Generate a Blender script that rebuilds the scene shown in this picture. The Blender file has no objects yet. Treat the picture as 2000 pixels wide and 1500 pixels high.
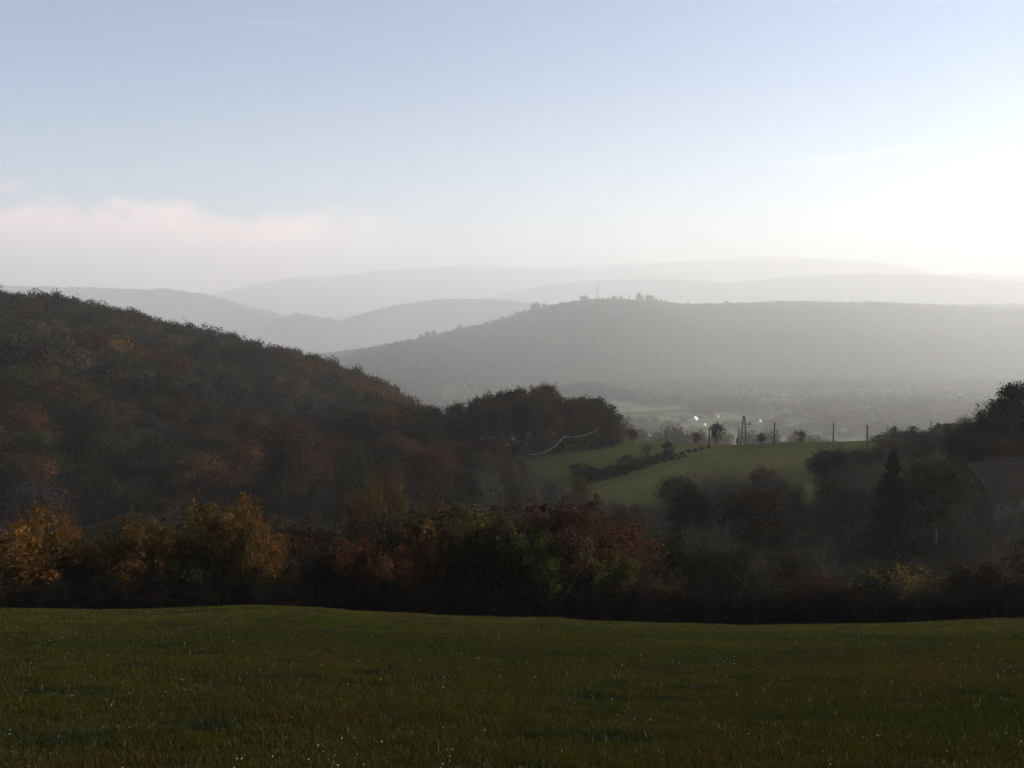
import bpy, math, random
import numpy as np
from mathutils import Vector, Matrix

SC = bpy.context.scene
COL = SC.collection
R = math.radians

# ------------------------------------------------------------------ camera
F_PX, CX, CY, HZ = 1732.0, 1000.0, 750.0, 620.0      # in the photo's pixels; HZ = eye level
PITCH = math.atan((CY - HZ) / F_PX)
cam_d = bpy.data.cameras.new('camera')
cam = bpy.data.objects.new('camera', cam_d)
COL.objects.link(cam)
cam_d.sensor_width = 36.0
cam_d.lens = 36.0 * F_PX / 2000.0
cam_d.clip_start = 0.1
cam_d.clip_end = 40000.0
cam.location = (0, 0, 0)
cam.rotation_euler = (math.pi / 2 - PITCH, 0, 0)
SC.camera = cam

# ------------------------------------------------------------------ light
SUN_AZ, SUN_EL = 77.0, 15.0                            # degrees to the right of the view, above the horizon
world = bpy.data.worlds.new('World')
SC.world = world
world.use_nodes = True
wn, wl = world.node_tree.nodes, world.node_tree.links
wn.clear()
wout = wn.new('ShaderNodeOutputWorld')
wbg = wn.new('ShaderNodeBackground')
wbg.inputs['Strength'].default_value = 0.062
sky = wn.new('ShaderNodeTexSky')
sky.sky_type = 'NISHITA'
sky.sun_disc = False
sky.sun_elevation = R(SUN_EL)
sky.sun_rotation = R(SUN_AZ)
sky.air_density = 0.8
sky.dust_density = 0.1
sky.ozone_density = 1.5
wl.new(wbg.outputs[0], wout.inputs[0])

def wmath(op, a, b=None, c=None, clamp=False):
    n = wn.new('ShaderNodeMath'); n.operation = op; n.use_clamp = clamp
    for i, v in enumerate((a, b, c)):
        if v is None: continue
        if isinstance(v, (int, float)): n.inputs[i].default_value = v
        else: wl.new(v, n.inputs[i])
    return n.outputs[0]
def wramp(v, lo, hi):
    n = wn.new('ShaderNodeMapRange'); n.interpolation_type = 'SMOOTHSTEP'
    wl.new(v, n.inputs[0]); n.inputs[1].default_value = lo; n.inputs[2].default_value = hi
    return n.outputs[0]
tc = wn.new('ShaderNodeTexCoord')
sep = wn.new('ShaderNodeSeparateXYZ'); wl.new(tc.outputs['Generated'], sep.inputs[0])
az = wmath('MULTIPLY', wmath('ARCTAN2', sep.outputs[0], sep.outputs[1]), 57.2958)
el = wmath('MULTIPLY', wmath('ARCSINE', sep.outputs[2]), 57.2958)
cmb = wn.new('ShaderNodeCombineXYZ')
wl.new(wmath('MULTIPLY', az, 0.26), cmb.inputs[0]); wl.new(wmath('MULTIPLY', el, 0.5), cmb.inputs[1])
nz = wn.new('ShaderNodeTexNoise'); nz.inputs['Scale'].default_value = 1.0; nz.inputs['Detail'].default_value = 5
wl.new(cmb.outputs[0], nz.inputs['Vector'])
wob = wmath('MULTIPLY', wmath('SUBTRACT', nz.outputs[0], 0.5), 5.5)
eln = wmath('ADD', el, wob)
c1 = wmath('SUBTRACT', 1.0, wramp(eln, 5.2, 7.0))
c1 = wmath('MULTIPLY', c1, wmath('SUBTRACT', 1.0, wramp(az, -17.0, -3.0)))
c1 = wmath('MULTIPLY', c1, 0.85)
def streak(a0, a1, e0, slope, w, amp):                 # a thin old contrail
    t = wmath('SUBTRACT', el, wmath('ADD', wmath('MULTIPLY', wmath('SUBTRACT', az, a0), slope), e0))
    t = wmath('ADD', t, wmath('MULTIPLY', wob, 0.05))
    b = wmath('SUBTRACT', 1.0, wramp(wmath('ABSOLUTE', t), 0.0, w))
    b = wmath('MULTIPLY', b, wramp(az, a0, a0 + (a1 - a0) * 0.4))
    b = wmath('MULTIPLY', b, wmath('SUBTRACT', 1.0, wramp(az, a1 - (a1 - a0) * 0.3, a1)))
    return wmath('MULTIPLY', b, amp)
c2 = wmath('ADD', streak(-18.5, -11.0, 17.2, 0.03, 0.17, 0.07), streak(14.0, 26.0, 9.0, 0.07, 0.3, 0.14))
mixc = wn.new('ShaderNodeMix'); mixc.data_type = 'RGBA'
hs = wn.new('ShaderNodeHueSaturation'); hs.inputs['Saturation'].default_value = 1.6
hs.inputs['Hue'].default_value = 0.506
wl.new(sky.outputs[0], hs.inputs['Color'])
wl.new(c1, mixc.inputs[0]); wl.new(hs.outputs[0], mixc.inputs[6]); mixc.inputs[7].default_value = (16.0, 9.4, 8.4, 1)
mixd = wn.new('ShaderNodeMix'); mixd.data_type = 'RGBA'
wl.new(c2, mixd.inputs[0]); wl.new(mixc.outputs[2], mixd.inputs[6]); mixd.inputs[7].default_value = (12, 12, 12.5, 1)
wl.new(mixd.outputs[2], wbg.inputs[0])

sun_d = bpy.data.lights.new('sun', 'SUN')
sun_d.energy = 5.0
sun_d.angle = R(0.5)
sun_d.color = (1.0, 0.905, 0.79)
sun = bpy.data.objects.new('sun', sun_d)
COL.objects.link(sun)
sdir = Vector((math.cos(R(SUN_EL)) * math.sin(R(SUN_AZ)), math.cos(R(SUN_EL)) * math.cos(R(SUN_AZ)), math.sin(R(SUN_EL))))
sun.rotation_euler = sdir.to_track_quat('Z', 'Y').to_euler()
sun.location = (0, 0, 900)

SC.view_settings.view_transform = 'Standard'
SC.view_settings.look = 'None'
SC.view_settings.gamma = 1.0
SC.view_settings.exposure = 1.38
SC.cycles.use_denoising = True
SC.cycles.max_bounces = 6
SC.cycles.transmission_bounces = 3
SC.cycles.volume_bounces = 2
SC.cycles.use_adaptive_sampling = False

HAZE_DENSITY = 1.3e-4
HAZE_TOP = 1850.0

# ------------------------------------------------------------------ helpers
def tag(o, label=None, cat=None, group=None, kind=None):
    if label: o['label'] = label
    if cat: o['category'] = cat
    if group: o['group'] = group
    if kind: o['kind'] = kind
    return o

def make_mesh(name, V, F, mats, C=None, midx=None, smooth=False):
    """V (n,3), F (m,4) quads or (m,3) tris; C per-vertex colour (n,3)"""
    V = np.asarray(V, np.float32); F = np.asarray(F, np.int32)
    me = bpy.data.meshes.new(name)
    k = F.shape[1]
    me.vertices.add(len(V)); me.vertices.foreach_set('co', V.ravel())
    me.loops.add(F.size); me.loops.foreach_set('vertex_index', F.ravel())
    me.polygons.add(len(F))
    me.polygons.foreach_set('loop_start', np.arange(0, F.size, k, dtype=np.int32))
    me.polygons.foreach_set('loop_total', np.full(len(F), k, np.int32))
    if midx is not None: me.polygons.foreach_set('material_index', np.asarray(midx, np.int32))
    me.polygons.foreach_set('use_smooth', np.full(len(F), smooth, bool))
    for m in mats: me.materials.append(m)
    if C is not None:
        a = me.color_attributes.new('col', 'FLOAT_COLOR', 'POINT')
        c4 = np.ones((len(V), 4), np.float32); c4[:, :3] = C
        a.data.foreach_set('color', c4.ravel())
    me.update()
    return me

def link(name, me, parent=None, loc=(0, 0, 0)):
    o = bpy.data.objects.new(name, me); COL.objects.link(o)
    o.location = loc
    if parent: o.parent = parent
    return o

def ray_tan(x, y):
    """azimuth (rad) and tan(elevation) of a photo pixel"""
    x = np.asarray(x, float); y = np.asarray(y, float)
    cp, sp = math.cos(PITCH), math.sin(PITCH)
    fx = x - CX
    fy = F_PX * cp + (CY - y) * sp
    fz = -F_PX * sp + (CY - y) * cp
    return np.arctan2(fx, fy), fz / np.hypot(fx, fy)

# ---- tileable value noise
_rs = np.random.RandomState(7)
_tab = _rs.rand(256, 256).astype(np.float32)
def vnoise(x, y):
    xi = np.floor(x).astype(np.int64); yi = np.floor(y).astype(np.int64)
    fx = x - xi; fy = y - yi
    fx = fx * fx * (3 - 2 * fx); fy = fy * fy * (3 - 2 * fy)
    a = _tab[xi & 255, yi & 255]; b = _tab[(xi + 1) & 255, yi & 255]
    c = _tab[xi & 255, (yi + 1) & 255]; d = _tab[(xi + 1) & 255, (yi + 1) & 255]
    return (a * (1 - fx) + b * fx) * (1 - fy) + (c * (1 - fx) + d * fx) * fy
def fbm(x, y, oct=4):
    s = 0; a = 0.5; t = 0
    for i in range(oct):
        s = s + a * vnoise(x + 17.3 * i, y - 9.1 * i); t += a; a *= 0.5; x = x * 2.03; y = y * 2.03
    return s / t - 0.5

# ------------------------------------------------------------------ terrain
def curve(pts, d, dz=0.0):
    """silhouette pixels (x,y) seen at range d  ->  function az -> z"""
    xs = np.array([p[0] for p in pts], float); ys = np.array([p[1] for p in pts], float)
    a, t = ray_tan(xs, ys)
    return lambda az: np.interp(az, a, t) * (d(az) if callable(d) else d) + dz
def flat(pts):
    xs = np.array([p[0] for p in pts], float); zs = np.array([p[1] for p in pts], float)
    a, _ = ray_tan(xs, np.full(len(xs), 900.0))
    return lambda az: sum(np.interp(az + R(o), a, zs) for o in (-2.4, -1.6, -.8, 0, .8, 1.6, 2.4)) / 7
def rng_wob(d, amp, f, ph):
    return lambda az: d * (1 + amp * np.sin(f * az + ph) + 0.5 * amp * np.sin(2.3 * f * az + 2 * ph))

EDGE = [(-900, 1180), (0, 1194), (150, 1194), (300, 1193), (400, 1189), (500, 1188), (620, 1191), (700, 1198), (850, 1203), (1000, 1207),
        (1080, 1206), (1150, 1213), (1300, 1219), (1450, 1222), (1600, 1221), (1750, 1219), (1870, 1215), (2000, 1210), (2900, 1170)]
e_d = 45.0
edge = curve(EDGE, e_d)
d_l = rng_wob(570, 0.035, 9, 0.4)
d4w = rng_wob(1.0, 0.025, 11, 1.0)
d_4 = lambda az: d4w(az) * np.interp(az, [R(-14), R(-8), R(5.5), R(17), R(31)], [4700, 5000, 6000, 7800, 9800])
d_2 = rng_wob(13600, 0.03, 10, 0.2)
d_3 = rng_wob(11600, 0.03, 12, 2.0)
d_b = rng_wob(18500, 0.03, 9, 1.1)
d_1 = rng_wob(24500, 0.02, 9, 0.0)
LEFT = [(-900, 520), (-300, 545), (0, 573), (60, 581), (130, 592), (200, 606), (300, 632), (400, 655), (500, 678), (570, 692),
        (620, 710), (700, 741), (760, 768), (820, 796), (860, 820), (900, 845), (1000, 850), (3000, 850)]
R4 = [(-900, 700), (560, 715), (640, 705), (700, 686), (760, 673), (820, 662), (860, 652), (930, 637), (1000, 618), (1050, 603), (1100, 594), (1150, 588),
      (1170, 586), (1240, 588), (1300, 593), (1350, 597), (1450, 594), (1550, 590), (1700, 592), (1800, 597), (2000, 606), (2900, 640)]
R2 = [(-900, 545), (-200, 556), (0, 558), (130, 560), (200, 563), (250, 565), (330, 563), (400, 574), (470, 594), (530, 609), (570, 622), (640, 650), (700, 660), (3000, 680)]
R3 = [(-900, 760), (380, 740), (440, 690), (490, 650), (525, 632), (577, 611), (612, 618), (665, 626), (700, 614), (760, 597), (856, 583), (944, 583), (1050, 592), (1200, 600), (1500, 590), (3000, 600)]
RB = [(-900, 630), (500, 628), (700, 622), (850, 600), (944, 582), (1000, 570), (1080, 556), (1160, 548), (1300, 545), (1420, 552), (1480, 548), (1560, 540),
      (1700, 534), (1800, 536), (1900, 545), (2000, 552), (3000, 560)]
R1 = [(-900, 610), (300, 600), (420, 574), (480, 560), (530, 549), (570, 542), (640, 540), (740, 530), (820, 524), (900, 519), (970, 520), (1040, 527), (1120, 522),
      (1200, 516), (1300, 513), (1400, 509), (1480, 501), (1600, 505), (1700, 512), (1760, 518), (1830, 536), (1900, 536), (2000, 539), (3000, 560)]
left_r = curve(LEFT, d_l, -9.0)
CREST = [(-900, 880), (600, 880), (900, 884), (1000, 880), (1040, 876), (1100, 869), (1200, 866), (1300, 866), (1400, 874), (1450, 872), (1520, 869), (1600, 867), (1700, 865), (1760, 858), (1800, 852), (1850, 846), (1900, 835), (2000, 815), (2900, 790)]
_cr = curve(CREST, 305.0)
crest = lambda az: sum(_cr(az + R(o)) for o in (-1.2, -.8, -.4, 0, .4, .8, 1.2)) / 7
CRX = [p[0] for p in CREST]; CRY = [p[1] for p in CREST]
def c_(v): return lambda az: np.full_like(az, float(v))
r4c = curve(R4, d_4)
r4f = lambda az: r4c(az) - 0.0035 * d_4(az)
base4 = lambda az: -.64 * d_4(az) * np.interp(az, [R(-12), R(0), R(30)], [.088, .076, .060])
def minf(f, g): return lambda az: np.minimum(f(az), g(az))
KN = [
    (c_(0.0), c_(-1.6)),
    (c_(22.0), lambda az: -1.6 + (edge(az) + 1.6) * 22 / 45.0),
    (c_(38.0), lambda az: -1.6 + (edge(az) + 1.6) * 38 / 45.0),
    (c_(45.0), edge),
    (c_(54.0), lambda az: edge(az) - 5.0),
    (c_(110.0), flat([(-900, -36), (0, -39), (800, -38), (1300, -36), (1700, -33), (1850, -29), (2000, -27), (2900, -20)])),
    (c_(190.0), flat([(-900, -54), (0, -57), (800, -54), (1100, -48), (1300, -44), (1500, -41), (1700, -38), (1850, -32), (2000, -27), (2900, -22)])),
    (c_(235.0), flat([(-900, -54), (0, -56), (700, -54), (950, -48.5), (1100, -45.5), (1300, -44.5), (1500, -42), (1700, -40), (1850, -36), (2000, -31), (2900, -26)])),
    (c_(305.0), lambda az: np.where(az < R(-8), flat([(-900, -42), (0, -40), (400, -47), (700, -50), (820, -46)])(az), crest(az))),
    (c_(400.0), flat([(-900, -10), (0, -20), (400, -36), (700, -50), (850, -58), (1000, -62), (1300, -65), (2000, -64), (2900, -60)])),
    (c_(480.0), lambda az: np.where(az < R(-5.5), np.minimum(0.45 * -42 + 0.55 * left_r(az) + 2, left_r(az) - 2), -78.0)),
    (d_l, lambda az: np.where(az < R(-4.5), left_r(az), -94.0)),
    (c_(1000.0), flat([(-900, -50), (0, -60), (400, -110), (700, -150), (1100, -155), (1900, -155), (2900, -150)])),
    (c_(2000.0), flat([(-900, -150), (0, -180), (400, -240), (700, -258), (2900, -258)])),
    (c_(3000.0), c_(-285.0)),
    (lambda az: .64 * d_4(az), base4),
    (lambda az: .81 * d_4(az), lambda az: base4(az) + 0.48 * (r4f(az) - base4(az))),
    (d_4, r4f),
    (c_(10900.0), c_(-420.0)),
    (d_3, curve(R3, d_3, -8)),
    (d_2, curve(R2, d_2, -8)),
    (c_(16200.0), c_(-200.0)),
    (d_b, curve(RB, d_b)),
    (c_(21500.0), c_(60.0)),
    (d_1, curve(R1, d_1)),
    (c_(27000.0), c_(250.0)),
]
def terrain(az, d):
    az = np.atleast_1d(np.asarray(az, float)); d = np.atleast_1d(np.asarray(d, float))
    az, d = np.broadcast_arrays(az, d)
    shp = az.shape; az = az.ravel(); d = d.ravel()
    azc = np.clip(az, R(-50), R(50))
    D = np.stack([k[0](azc) for k in KN], 1); Z = np.stack([k[1](azc) for k in KN], 1)
    h = np.diff(D, axis=1); s = np.diff(Z, axis=1) / h
    m = np.zeros_like(Z)
    w = s[:, :-1] * s[:, 1:]
    hm = np.where(w > 0, 2 * s[:, :-1] * s[:, 1:] / (s[:, :-1] + s[:, 1:] + 1e-12 * np.sign(s[:, :-1] + 1e-20)), 0)
    m[:, 1:-1] = hm; m[:, 0] = s[:, 0]; m[:, -1] = s[:, -1]
    i = np.clip((D <= d[:, None]).sum(1) - 1, 0, D.shape[1] - 2)
    r = np.arange(len(d))
    t = np.clip((d - D[r, i]) / h[r, i], 0, 1); hh = h[r, i]
    z = (Z[r, i] * (1 + 2 * t) * (1 - t) ** 2 + hh * m[r, i] * t * (1 - t) ** 2 +
         Z[r, i + 1] * t * t * (3 - 2 * t) - hh * m[r, i + 1] * t * t * (1 - t))
    x = d * np.sin(az); y = d * np.cos(az)
    near = 0.10 * fbm(x / 3.0, y / 3.0, 3) * np.clip(d / 6, 0, 1) * (d < 60) + 0.22 * fbm(x / 9.0 + 5, y / 9.0, 2) * np.clip((60 - d) / 20, 0, 1) * np.clip(d / 8, 0, 1)
    mid = 2.6 * fbm(x / 34.0, y / 34.0, 3) * np.clip((d - 60) / 60, 0, 1) * np.clip((3600 - d) / 400, 0, 1) * np.clip(np.abs(d - 290) / 80, 0.15, 1)
    gull = 20 * fbm(x / 150.0 + 3, y / 150.0, 3) * np.clip((d - 280) / 100, 0, 1) * np.clip((530 - d) / 80, 0, 1) * (az < R(-6))
    D4 = d_4(azc)
    far = 0.020 * d * fbm(x / (0.11 * d + 60) + 31, y / 1400.0, 4) * np.clip((d - .68 * D4) / (.1 * D4), 0, 1)
    far = far + 46 * np.exp(-((az - R(4.9)) / R(3.0)) ** 2 - ((d - 3050) / 200) ** 2)
    prox = np.ones_like(d)
    for f in (d_4, d_2, d_3, d_b, d_1):
        prox = np.minimum(prox, np.clip(np.abs(d - f(azc)) / (0.10 * f(azc)), 0.04, 1))
    return (z + near + mid + gull + far * np.where(d > .66 * D4, prox, 1)).reshape(shp)

def ground_at(x, y):
    """world ground height under world x, y"""
    return float(terrain(math.atan2(x, y), math.hypot(x, y))[0])

_GA = {}
def hit(px, py, dmin=50.0, dmax=3600.0):
    """where the ray of a photo pixel first meets the terrain"""
    a, t = ray_tan(px, py); a = float(a); t = float(t)
    ds = np.geomspace(dmin, dmax, 900)
    zz = terrain(a, ds)
    k = np.nonzero(zz >= t * ds)[0]
    d = ds[k[0]] if len(k) else dmax
    return Vector((d * math.sin(a), d * math.cos(a), float(terrain(a, d)[0]))), d
def stand(px, d):
    a = float(ray_tan(px, 900)[0])
    return Vector((d * math.sin(a), d * math.cos(a), float(terrain(a, d)[0])))
def top_z(px, py, d): return float(ray_tan(px, py)[1]) * d

# ------------------------------------------------------------------ materials
def new_mat(name):
    m = bpy.data.materials.new(name); m.use_nodes = True
    nt = m.node_tree; nt.nodes.clear()
    return m, nt.nodes, nt.links, nt.nodes.new('ShaderNodeOutputMaterial')
def leaf_mat(name, trans=0.4, gloss=0.05, rough=0.35):
    m, n, l, out = new_mat(name)
    at = n.new('ShaderNodeAttribute'); at.attribute_name = 'col'
    oi = n.new('ShaderNodeObjectInfo')
    mu = n.new('ShaderNodeMix'); mu.data_type = 'RGBA'; mu.blend_type = 'MULTIPLY'; mu.inputs[0].default_value = 1
    l.new(at.outputs['Color'], mu.inputs[6]); l.new(oi.outputs['Color'], mu.inputs[7])
    di = n.new('ShaderNodeBsdfDiffuse'); tr = n.new('ShaderNodeBsdfTranslucent'); gl = n.new('ShaderNodeBsdfGlossy')
    gl.inputs['Roughness'].default_value = rough
    l.new(mu.outputs[2], di.inputs[0]); l.new(mu.outputs[2], tr.inputs[0])
    a = n.new('ShaderNodeMixShader'); a.inputs[0].default_value = trans
    l.new(di.outputs[0], a.inputs[1]); l.new(tr.outputs[0], a.inputs[2])
    b = n.new('ShaderNodeMixShader'); b.inputs[0].default_value = gloss
    l.new(a.outputs[0], b.inputs[1]); l.new(gl.outputs[0], b.inputs[2])
    l.new(b.outputs[0], out.inputs[0])
    return m
def noise_mat(name, cols, scale, rough=0.9, detail=6, bump=0.0, bscale=None, spec=0.2, pos=None, metal=0.0):
    m, n, l, out = new_mat(name)
    tcn = n.new('ShaderNodeTexCoord')
    nz = n.new('ShaderNodeTexNoise'); nz.inputs['Scale'].default_value = scale; nz.inputs['Detail'].default_value = detail
    l.new(tcn.outputs['Object'], nz.inputs['Vector'])
    cr = n.new('ShaderNodeValToRGB')
    k = len(cols)
    ps = pos or [0.3 + 0.4 * i / max(k - 1, 1) for i in range(k)]
    cr.color_ramp.elements[0].position = ps[0]; cr.color_ramp.elements[0].color = (*cols[0], 1)
    cr.color_ramp.elements[1].position = ps[-1]; cr.color_ramp.elements[1].color = (*cols[-1], 1)
    for i in range(1, k - 1):
        e = cr.color_ramp.elements.new(ps[i]); e.color = (*cols[i], 1)
    l.new(nz.outputs[0], cr.inputs[0])
    bs = n.new('ShaderNodeBsdfPrincipled')
    bs.inputs['Roughness'].default_value = rough
    bs.inputs['Specular IOR Level'].default_value = spec
    bs.inputs['Metallic'].default_value = metal
    l.new(cr.outputs[0], bs.inputs['Base Color'])
    if bump:
        n2 = n.new('ShaderNodeTexNoise'); n2.inputs['Scale'].default_value = bscale or scale * 4; n2.inputs['Detail'].default_value = 5
        l.new(tcn.outputs['Object'], n2.inputs['Vector'])
        bp = n.new('ShaderNodeBump'); bp.inputs['Strength'].default_value = 0.8; bp.inputs['Distance'].default_value = bump
        l.new(n2.outputs[0], bp.inputs['Height']); l.new(bp.outputs[0], bs.inputs['Normal'])
    l.new(bs.outputs[0], out.inputs[0])
    return m
M_LEAF = leaf_mat('leaf', 0.25, 0.0)
M_LEAFN = leaf_mat('near_leaf', 0.5, 0.006, 0.45)
M_GRASSB = leaf_mat('grass_blade', 0.4, 0.004, 0.4)
M_BARK = noise_mat('bark', [(.035, .03, .025), (.085, .075, .062)], 3.0, bump=0.02)
M_FIELD = noise_mat('field_soil_grass', [(.012, .014, .005), (.022, .022, .008), (.03, .022, .01)], 0.35, bump=0.03, bscale=12, spec=0.0)
M_MEADOW = noise_mat('meadow_grass', [(.042, .045, .013), (.058, .058, .018), (.070, .060, .022)], 0.035, bump=0.15, bscale=1.2, spec=0.0)
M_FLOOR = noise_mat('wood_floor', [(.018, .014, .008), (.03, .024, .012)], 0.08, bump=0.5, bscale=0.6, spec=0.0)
M_VALLEY = noise_mat('valley_pasture', [(.03, .026, .015), (.05, .05, .02), (.11, .12, .04), (.13, .13, .06)], 0.009, bump=0.3, bscale=0.3, pos=[.35, .45, .52, .62], spec=0.0)
M_FAR = noise_mat('far_wood', [(.014, .016, .01), (.035, .028, .014), (.02, .026, .014)], 0.006, bump=9.0, bscale=0.03, spec=0.0)
M_POLE = noise_mat('creosoted_wood', [(.02, .016, .013), (.045, .036, .028)], 6.0)
M_CERAM = noise_mat('insulator_ceramic', [(.25, .2, .16), (.3, .25, .2)], 3.0, rough=0.3, spec=0.5)
M_STEEL = noise_mat('bright_cable', [(.65, .65, .65), (.75, .75, .75)], 3.0, rough=0.3, metal=1.0)
M_WIRE = noise_mat('dull_wire', [(.06, .06, .06), (.09, .09, .09)], 3.0, rough=0.6, metal=0.3)
M_WALL = noise_mat('pale_render', [(.6, .58, .53), (.75, .73, .68)], 0.6)
M_WALLG = noise_mat('grey_render', [(.05, .052, .05), (.075, .075, .07)], 0.8, spec=0.0)
M_ROOFR = noise_mat('clay_tiles', [(.14, .055, .035), (.22, .09, .06)], 1.5, bump=0.04, bscale=5, spec=0.0)
M_ROOFD = noise_mat('dark_tiles', [(.018, .014, .013), (.03, .024, .021)], 1.5, bump=0.04, bscale=5, spec=0.0)
M_ROOFP = noise_mat('pale_sheet_roof', [(.75, .76, .78), (.85, .86, .88)], 0.8, rough=0.5, spec=0.6, metal=0.45)
M_GLASS = noise_mat('window_glass', [(.03, .035, .04), (.05, .055, .06)], 1.0, rough=0.08, spec=0.8)
M_RED = noise_mat('red_paint', [(.4, .05, .04), (.5, .08, .06)], 0.6, rough=0.5)
M_WHITE = noise_mat('white_paint', [(.75, .75, .75), (.82, .82, .82)], 0.6, rough=0.5)
M_TRACK = noise_mat('track_gravel', [(.035, .032, .018), (.05, .045, .028)], 0.4, bump=0.03, spec=0.0)

# ------------------------------------------------------------------ the ground sheet, cut where its look changes
azf = np.arange(-36.0, 36.01, 0.1)
azl = np.concatenate([np.arange(-180, -60, 6.0), np.arange(-60, -36, 1.0)])
azr = -azl[::-1]
AZ = np.radians(np.concatenate([azl, azf, azr]))            # first and last column meet at the back
DR = np.concatenate([np.linspace(0.5, 8, 12)[:-1], np.geomspace(8, 45, 70)[:-1], np.linspace(45, 54, 8)[:-1], np.geomspace(54, 600, 160)[:-1],
                     np.geomspace(600, 2900, 110)[:-1], np.linspace(2900, 10300, 240)[:-1], np.linspace(10300, 10900, 8)[:-1],
                     np.linspace(10900, 14500, 150)[:-1], np.linspace(14500, 16200, 10)[:-1], np.linspace(16200, 19500, 70)[:-1],
                     np.linspace(19500, 21500, 10)[:-1], np.linspace(21500, 25300, 60)[:-1], np.linspace(25300, 27000, 8)])
AA, DD = np.meshgrid(AZ, DR, indexing='ij')
ZZ = terrain(AA, DD)
XX = DD * np.sin(AA); YY = DD * np.cos(AA)
# wooded far slopes: the canopy is the surface there, rough at the scale of its crowns
can = (fbm(XX / 45.0, YY / 45.0, 2) * 34 + fbm(XX / 160.0, YY / 160.0, 2) * 30) * np.clip((DD - 10500) / 300, 0, 1)
ZZ = ZZ + can
NA, ND = AA.shape
GV = np.stack([XX, YY, ZZ], -1).reshape(-1, 3)
ii, jj = np.meshgrid(np.arange(NA - 1), np.arange(ND - 1), indexing='ij')
FQ = np.stack([ii * ND + jj, (ii + 1) * ND + jj, (ii + 1) * ND + jj + 1, ii * ND + jj + 1], -1)
AM = (AA[:-1, :-1] + AA[1:, 1:]) / 2; DM = (DD[:-1, :-1] + DD[1:, 1:]) / 2
D4M = d_4(np.clip(AM, R(-50), R(50)))
PXM = CX + F_PX * np.tan(np.clip(AM, R(-70), R(70)))
reg = np.full(AM.shape, 'ground', dtype='<U12')
reg[DM < 50] = 'field'
front = np.interp(PXM, [1000, 1040, 1170, 1300, 1400, 1600, 1720, 1900, 2300], [300, 262, 205, 190, 190, 200, 225, 260, 280])
reg[(DM >= front) & (DM < 345) & (PXM > 1000) & (AM < R(60))] = 'meadow'
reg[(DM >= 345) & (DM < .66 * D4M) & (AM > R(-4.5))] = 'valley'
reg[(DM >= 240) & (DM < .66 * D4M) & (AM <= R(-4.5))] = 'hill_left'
reg[(DM >= .66 * D4M) & (DM < 10700)] = 'hill_mid'
reg[(DM >= 10700) & (DM < 16200)] = 'hill_back'
reg[(DM >= 16200) & (DM < 21500)] = 'hill_far'
reg[(DM >= 21500)] = 'hill_last'
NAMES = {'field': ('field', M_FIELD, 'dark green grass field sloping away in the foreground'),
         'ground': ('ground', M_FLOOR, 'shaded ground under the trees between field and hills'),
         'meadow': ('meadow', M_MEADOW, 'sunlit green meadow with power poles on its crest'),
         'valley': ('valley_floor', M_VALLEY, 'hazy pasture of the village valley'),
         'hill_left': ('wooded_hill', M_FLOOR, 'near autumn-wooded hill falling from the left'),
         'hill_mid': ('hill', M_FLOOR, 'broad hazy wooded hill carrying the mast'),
         'hill_back': ('hill', M_FAR, 'blue-grey ridges behind the near left hill'),
         'hill_far': ('hill', M_FAR, 'pale ridge fading behind the mast hill'),
         'hill_last': ('hill', M_FAR, 'palest farthest ridge along the horizon')}
for key, (nm, mt, lab) in NAMES.items():
    f = FQ[reg == key]
    u, inv = np.unique(f, return_inverse=True)
    V = GV[u]; Fs = inv.reshape(-1, 4)
    me = make_mesh(nm, V, Fs[:, ::-1], [mt], smooth=True)
    o = link(nm, me); tag(o, lab, 'terrain', kind='structure')
# middle of the field, under the camera
k0 = np.arange(NA - 1) * ND
u = GV[k0]; Vc = np.concatenate([u, [[0, 0, -1.6]]])
n = len(u); Fc = np.array([[i, (i + 1) % n, n] for i in range(n)])
o = link('field', make_mesh('field', Vc, Fc[:, ::-1], [M_FIELD], smooth=True)); tag(o, 'grass underfoot at the viewpoint', 'terrain', kind='structure')

# ------------------------------------------------------------------ tubes, boxes
def tubes(segs, sides=5):
    """segs: list of (p0,p1,r0,r1) -> V,F"""
    if not segs: return np.zeros((0, 3)), np.zeros((0, 4), int)
    P0 = np.array([s[0] for s in segs], float); P1 = np.array([s[1] for s in segs], float)
    r0 = np.array([s[2] for s in segs]); r1 = np.array([s[3] for s in segs])
    d = P1 - P0; L = np.linalg.norm(d, axis=1, keepdims=True) + 1e-9; d = d / L
    ref = np.where(np.abs(d[:, 2:3]) < 0.9, [[0, 0, 1.0]], [[1.0, 0, 0]])
    a = np.cross(d, ref); a /= np.linalg.norm(a, axis=1, keepdims=True); b = np.cross(d, a)
    th = np.arange(sides) * 2 * math.pi / sides
    ring = a[:, None] * np.cos(th)[None, :, None] + b[:, None] * np.sin(th)[None, :, None]
    A = P0[:, None] + ring * r0[:, None, None]; B = P1[:, None] + ring * r1[:, None, None]
    V = np.concatenate([A, B], 1).reshape(-1, 3)
    k = np.arange(sides); q = np.stack([k, (k + 1) % sides, sides + (k + 1) % sides, sides + k], 1)
    F = (np.arange(len(segs))[:, None, None] * 2 * sides + q[None]).reshape(-1, 4)
    return V, F
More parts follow.
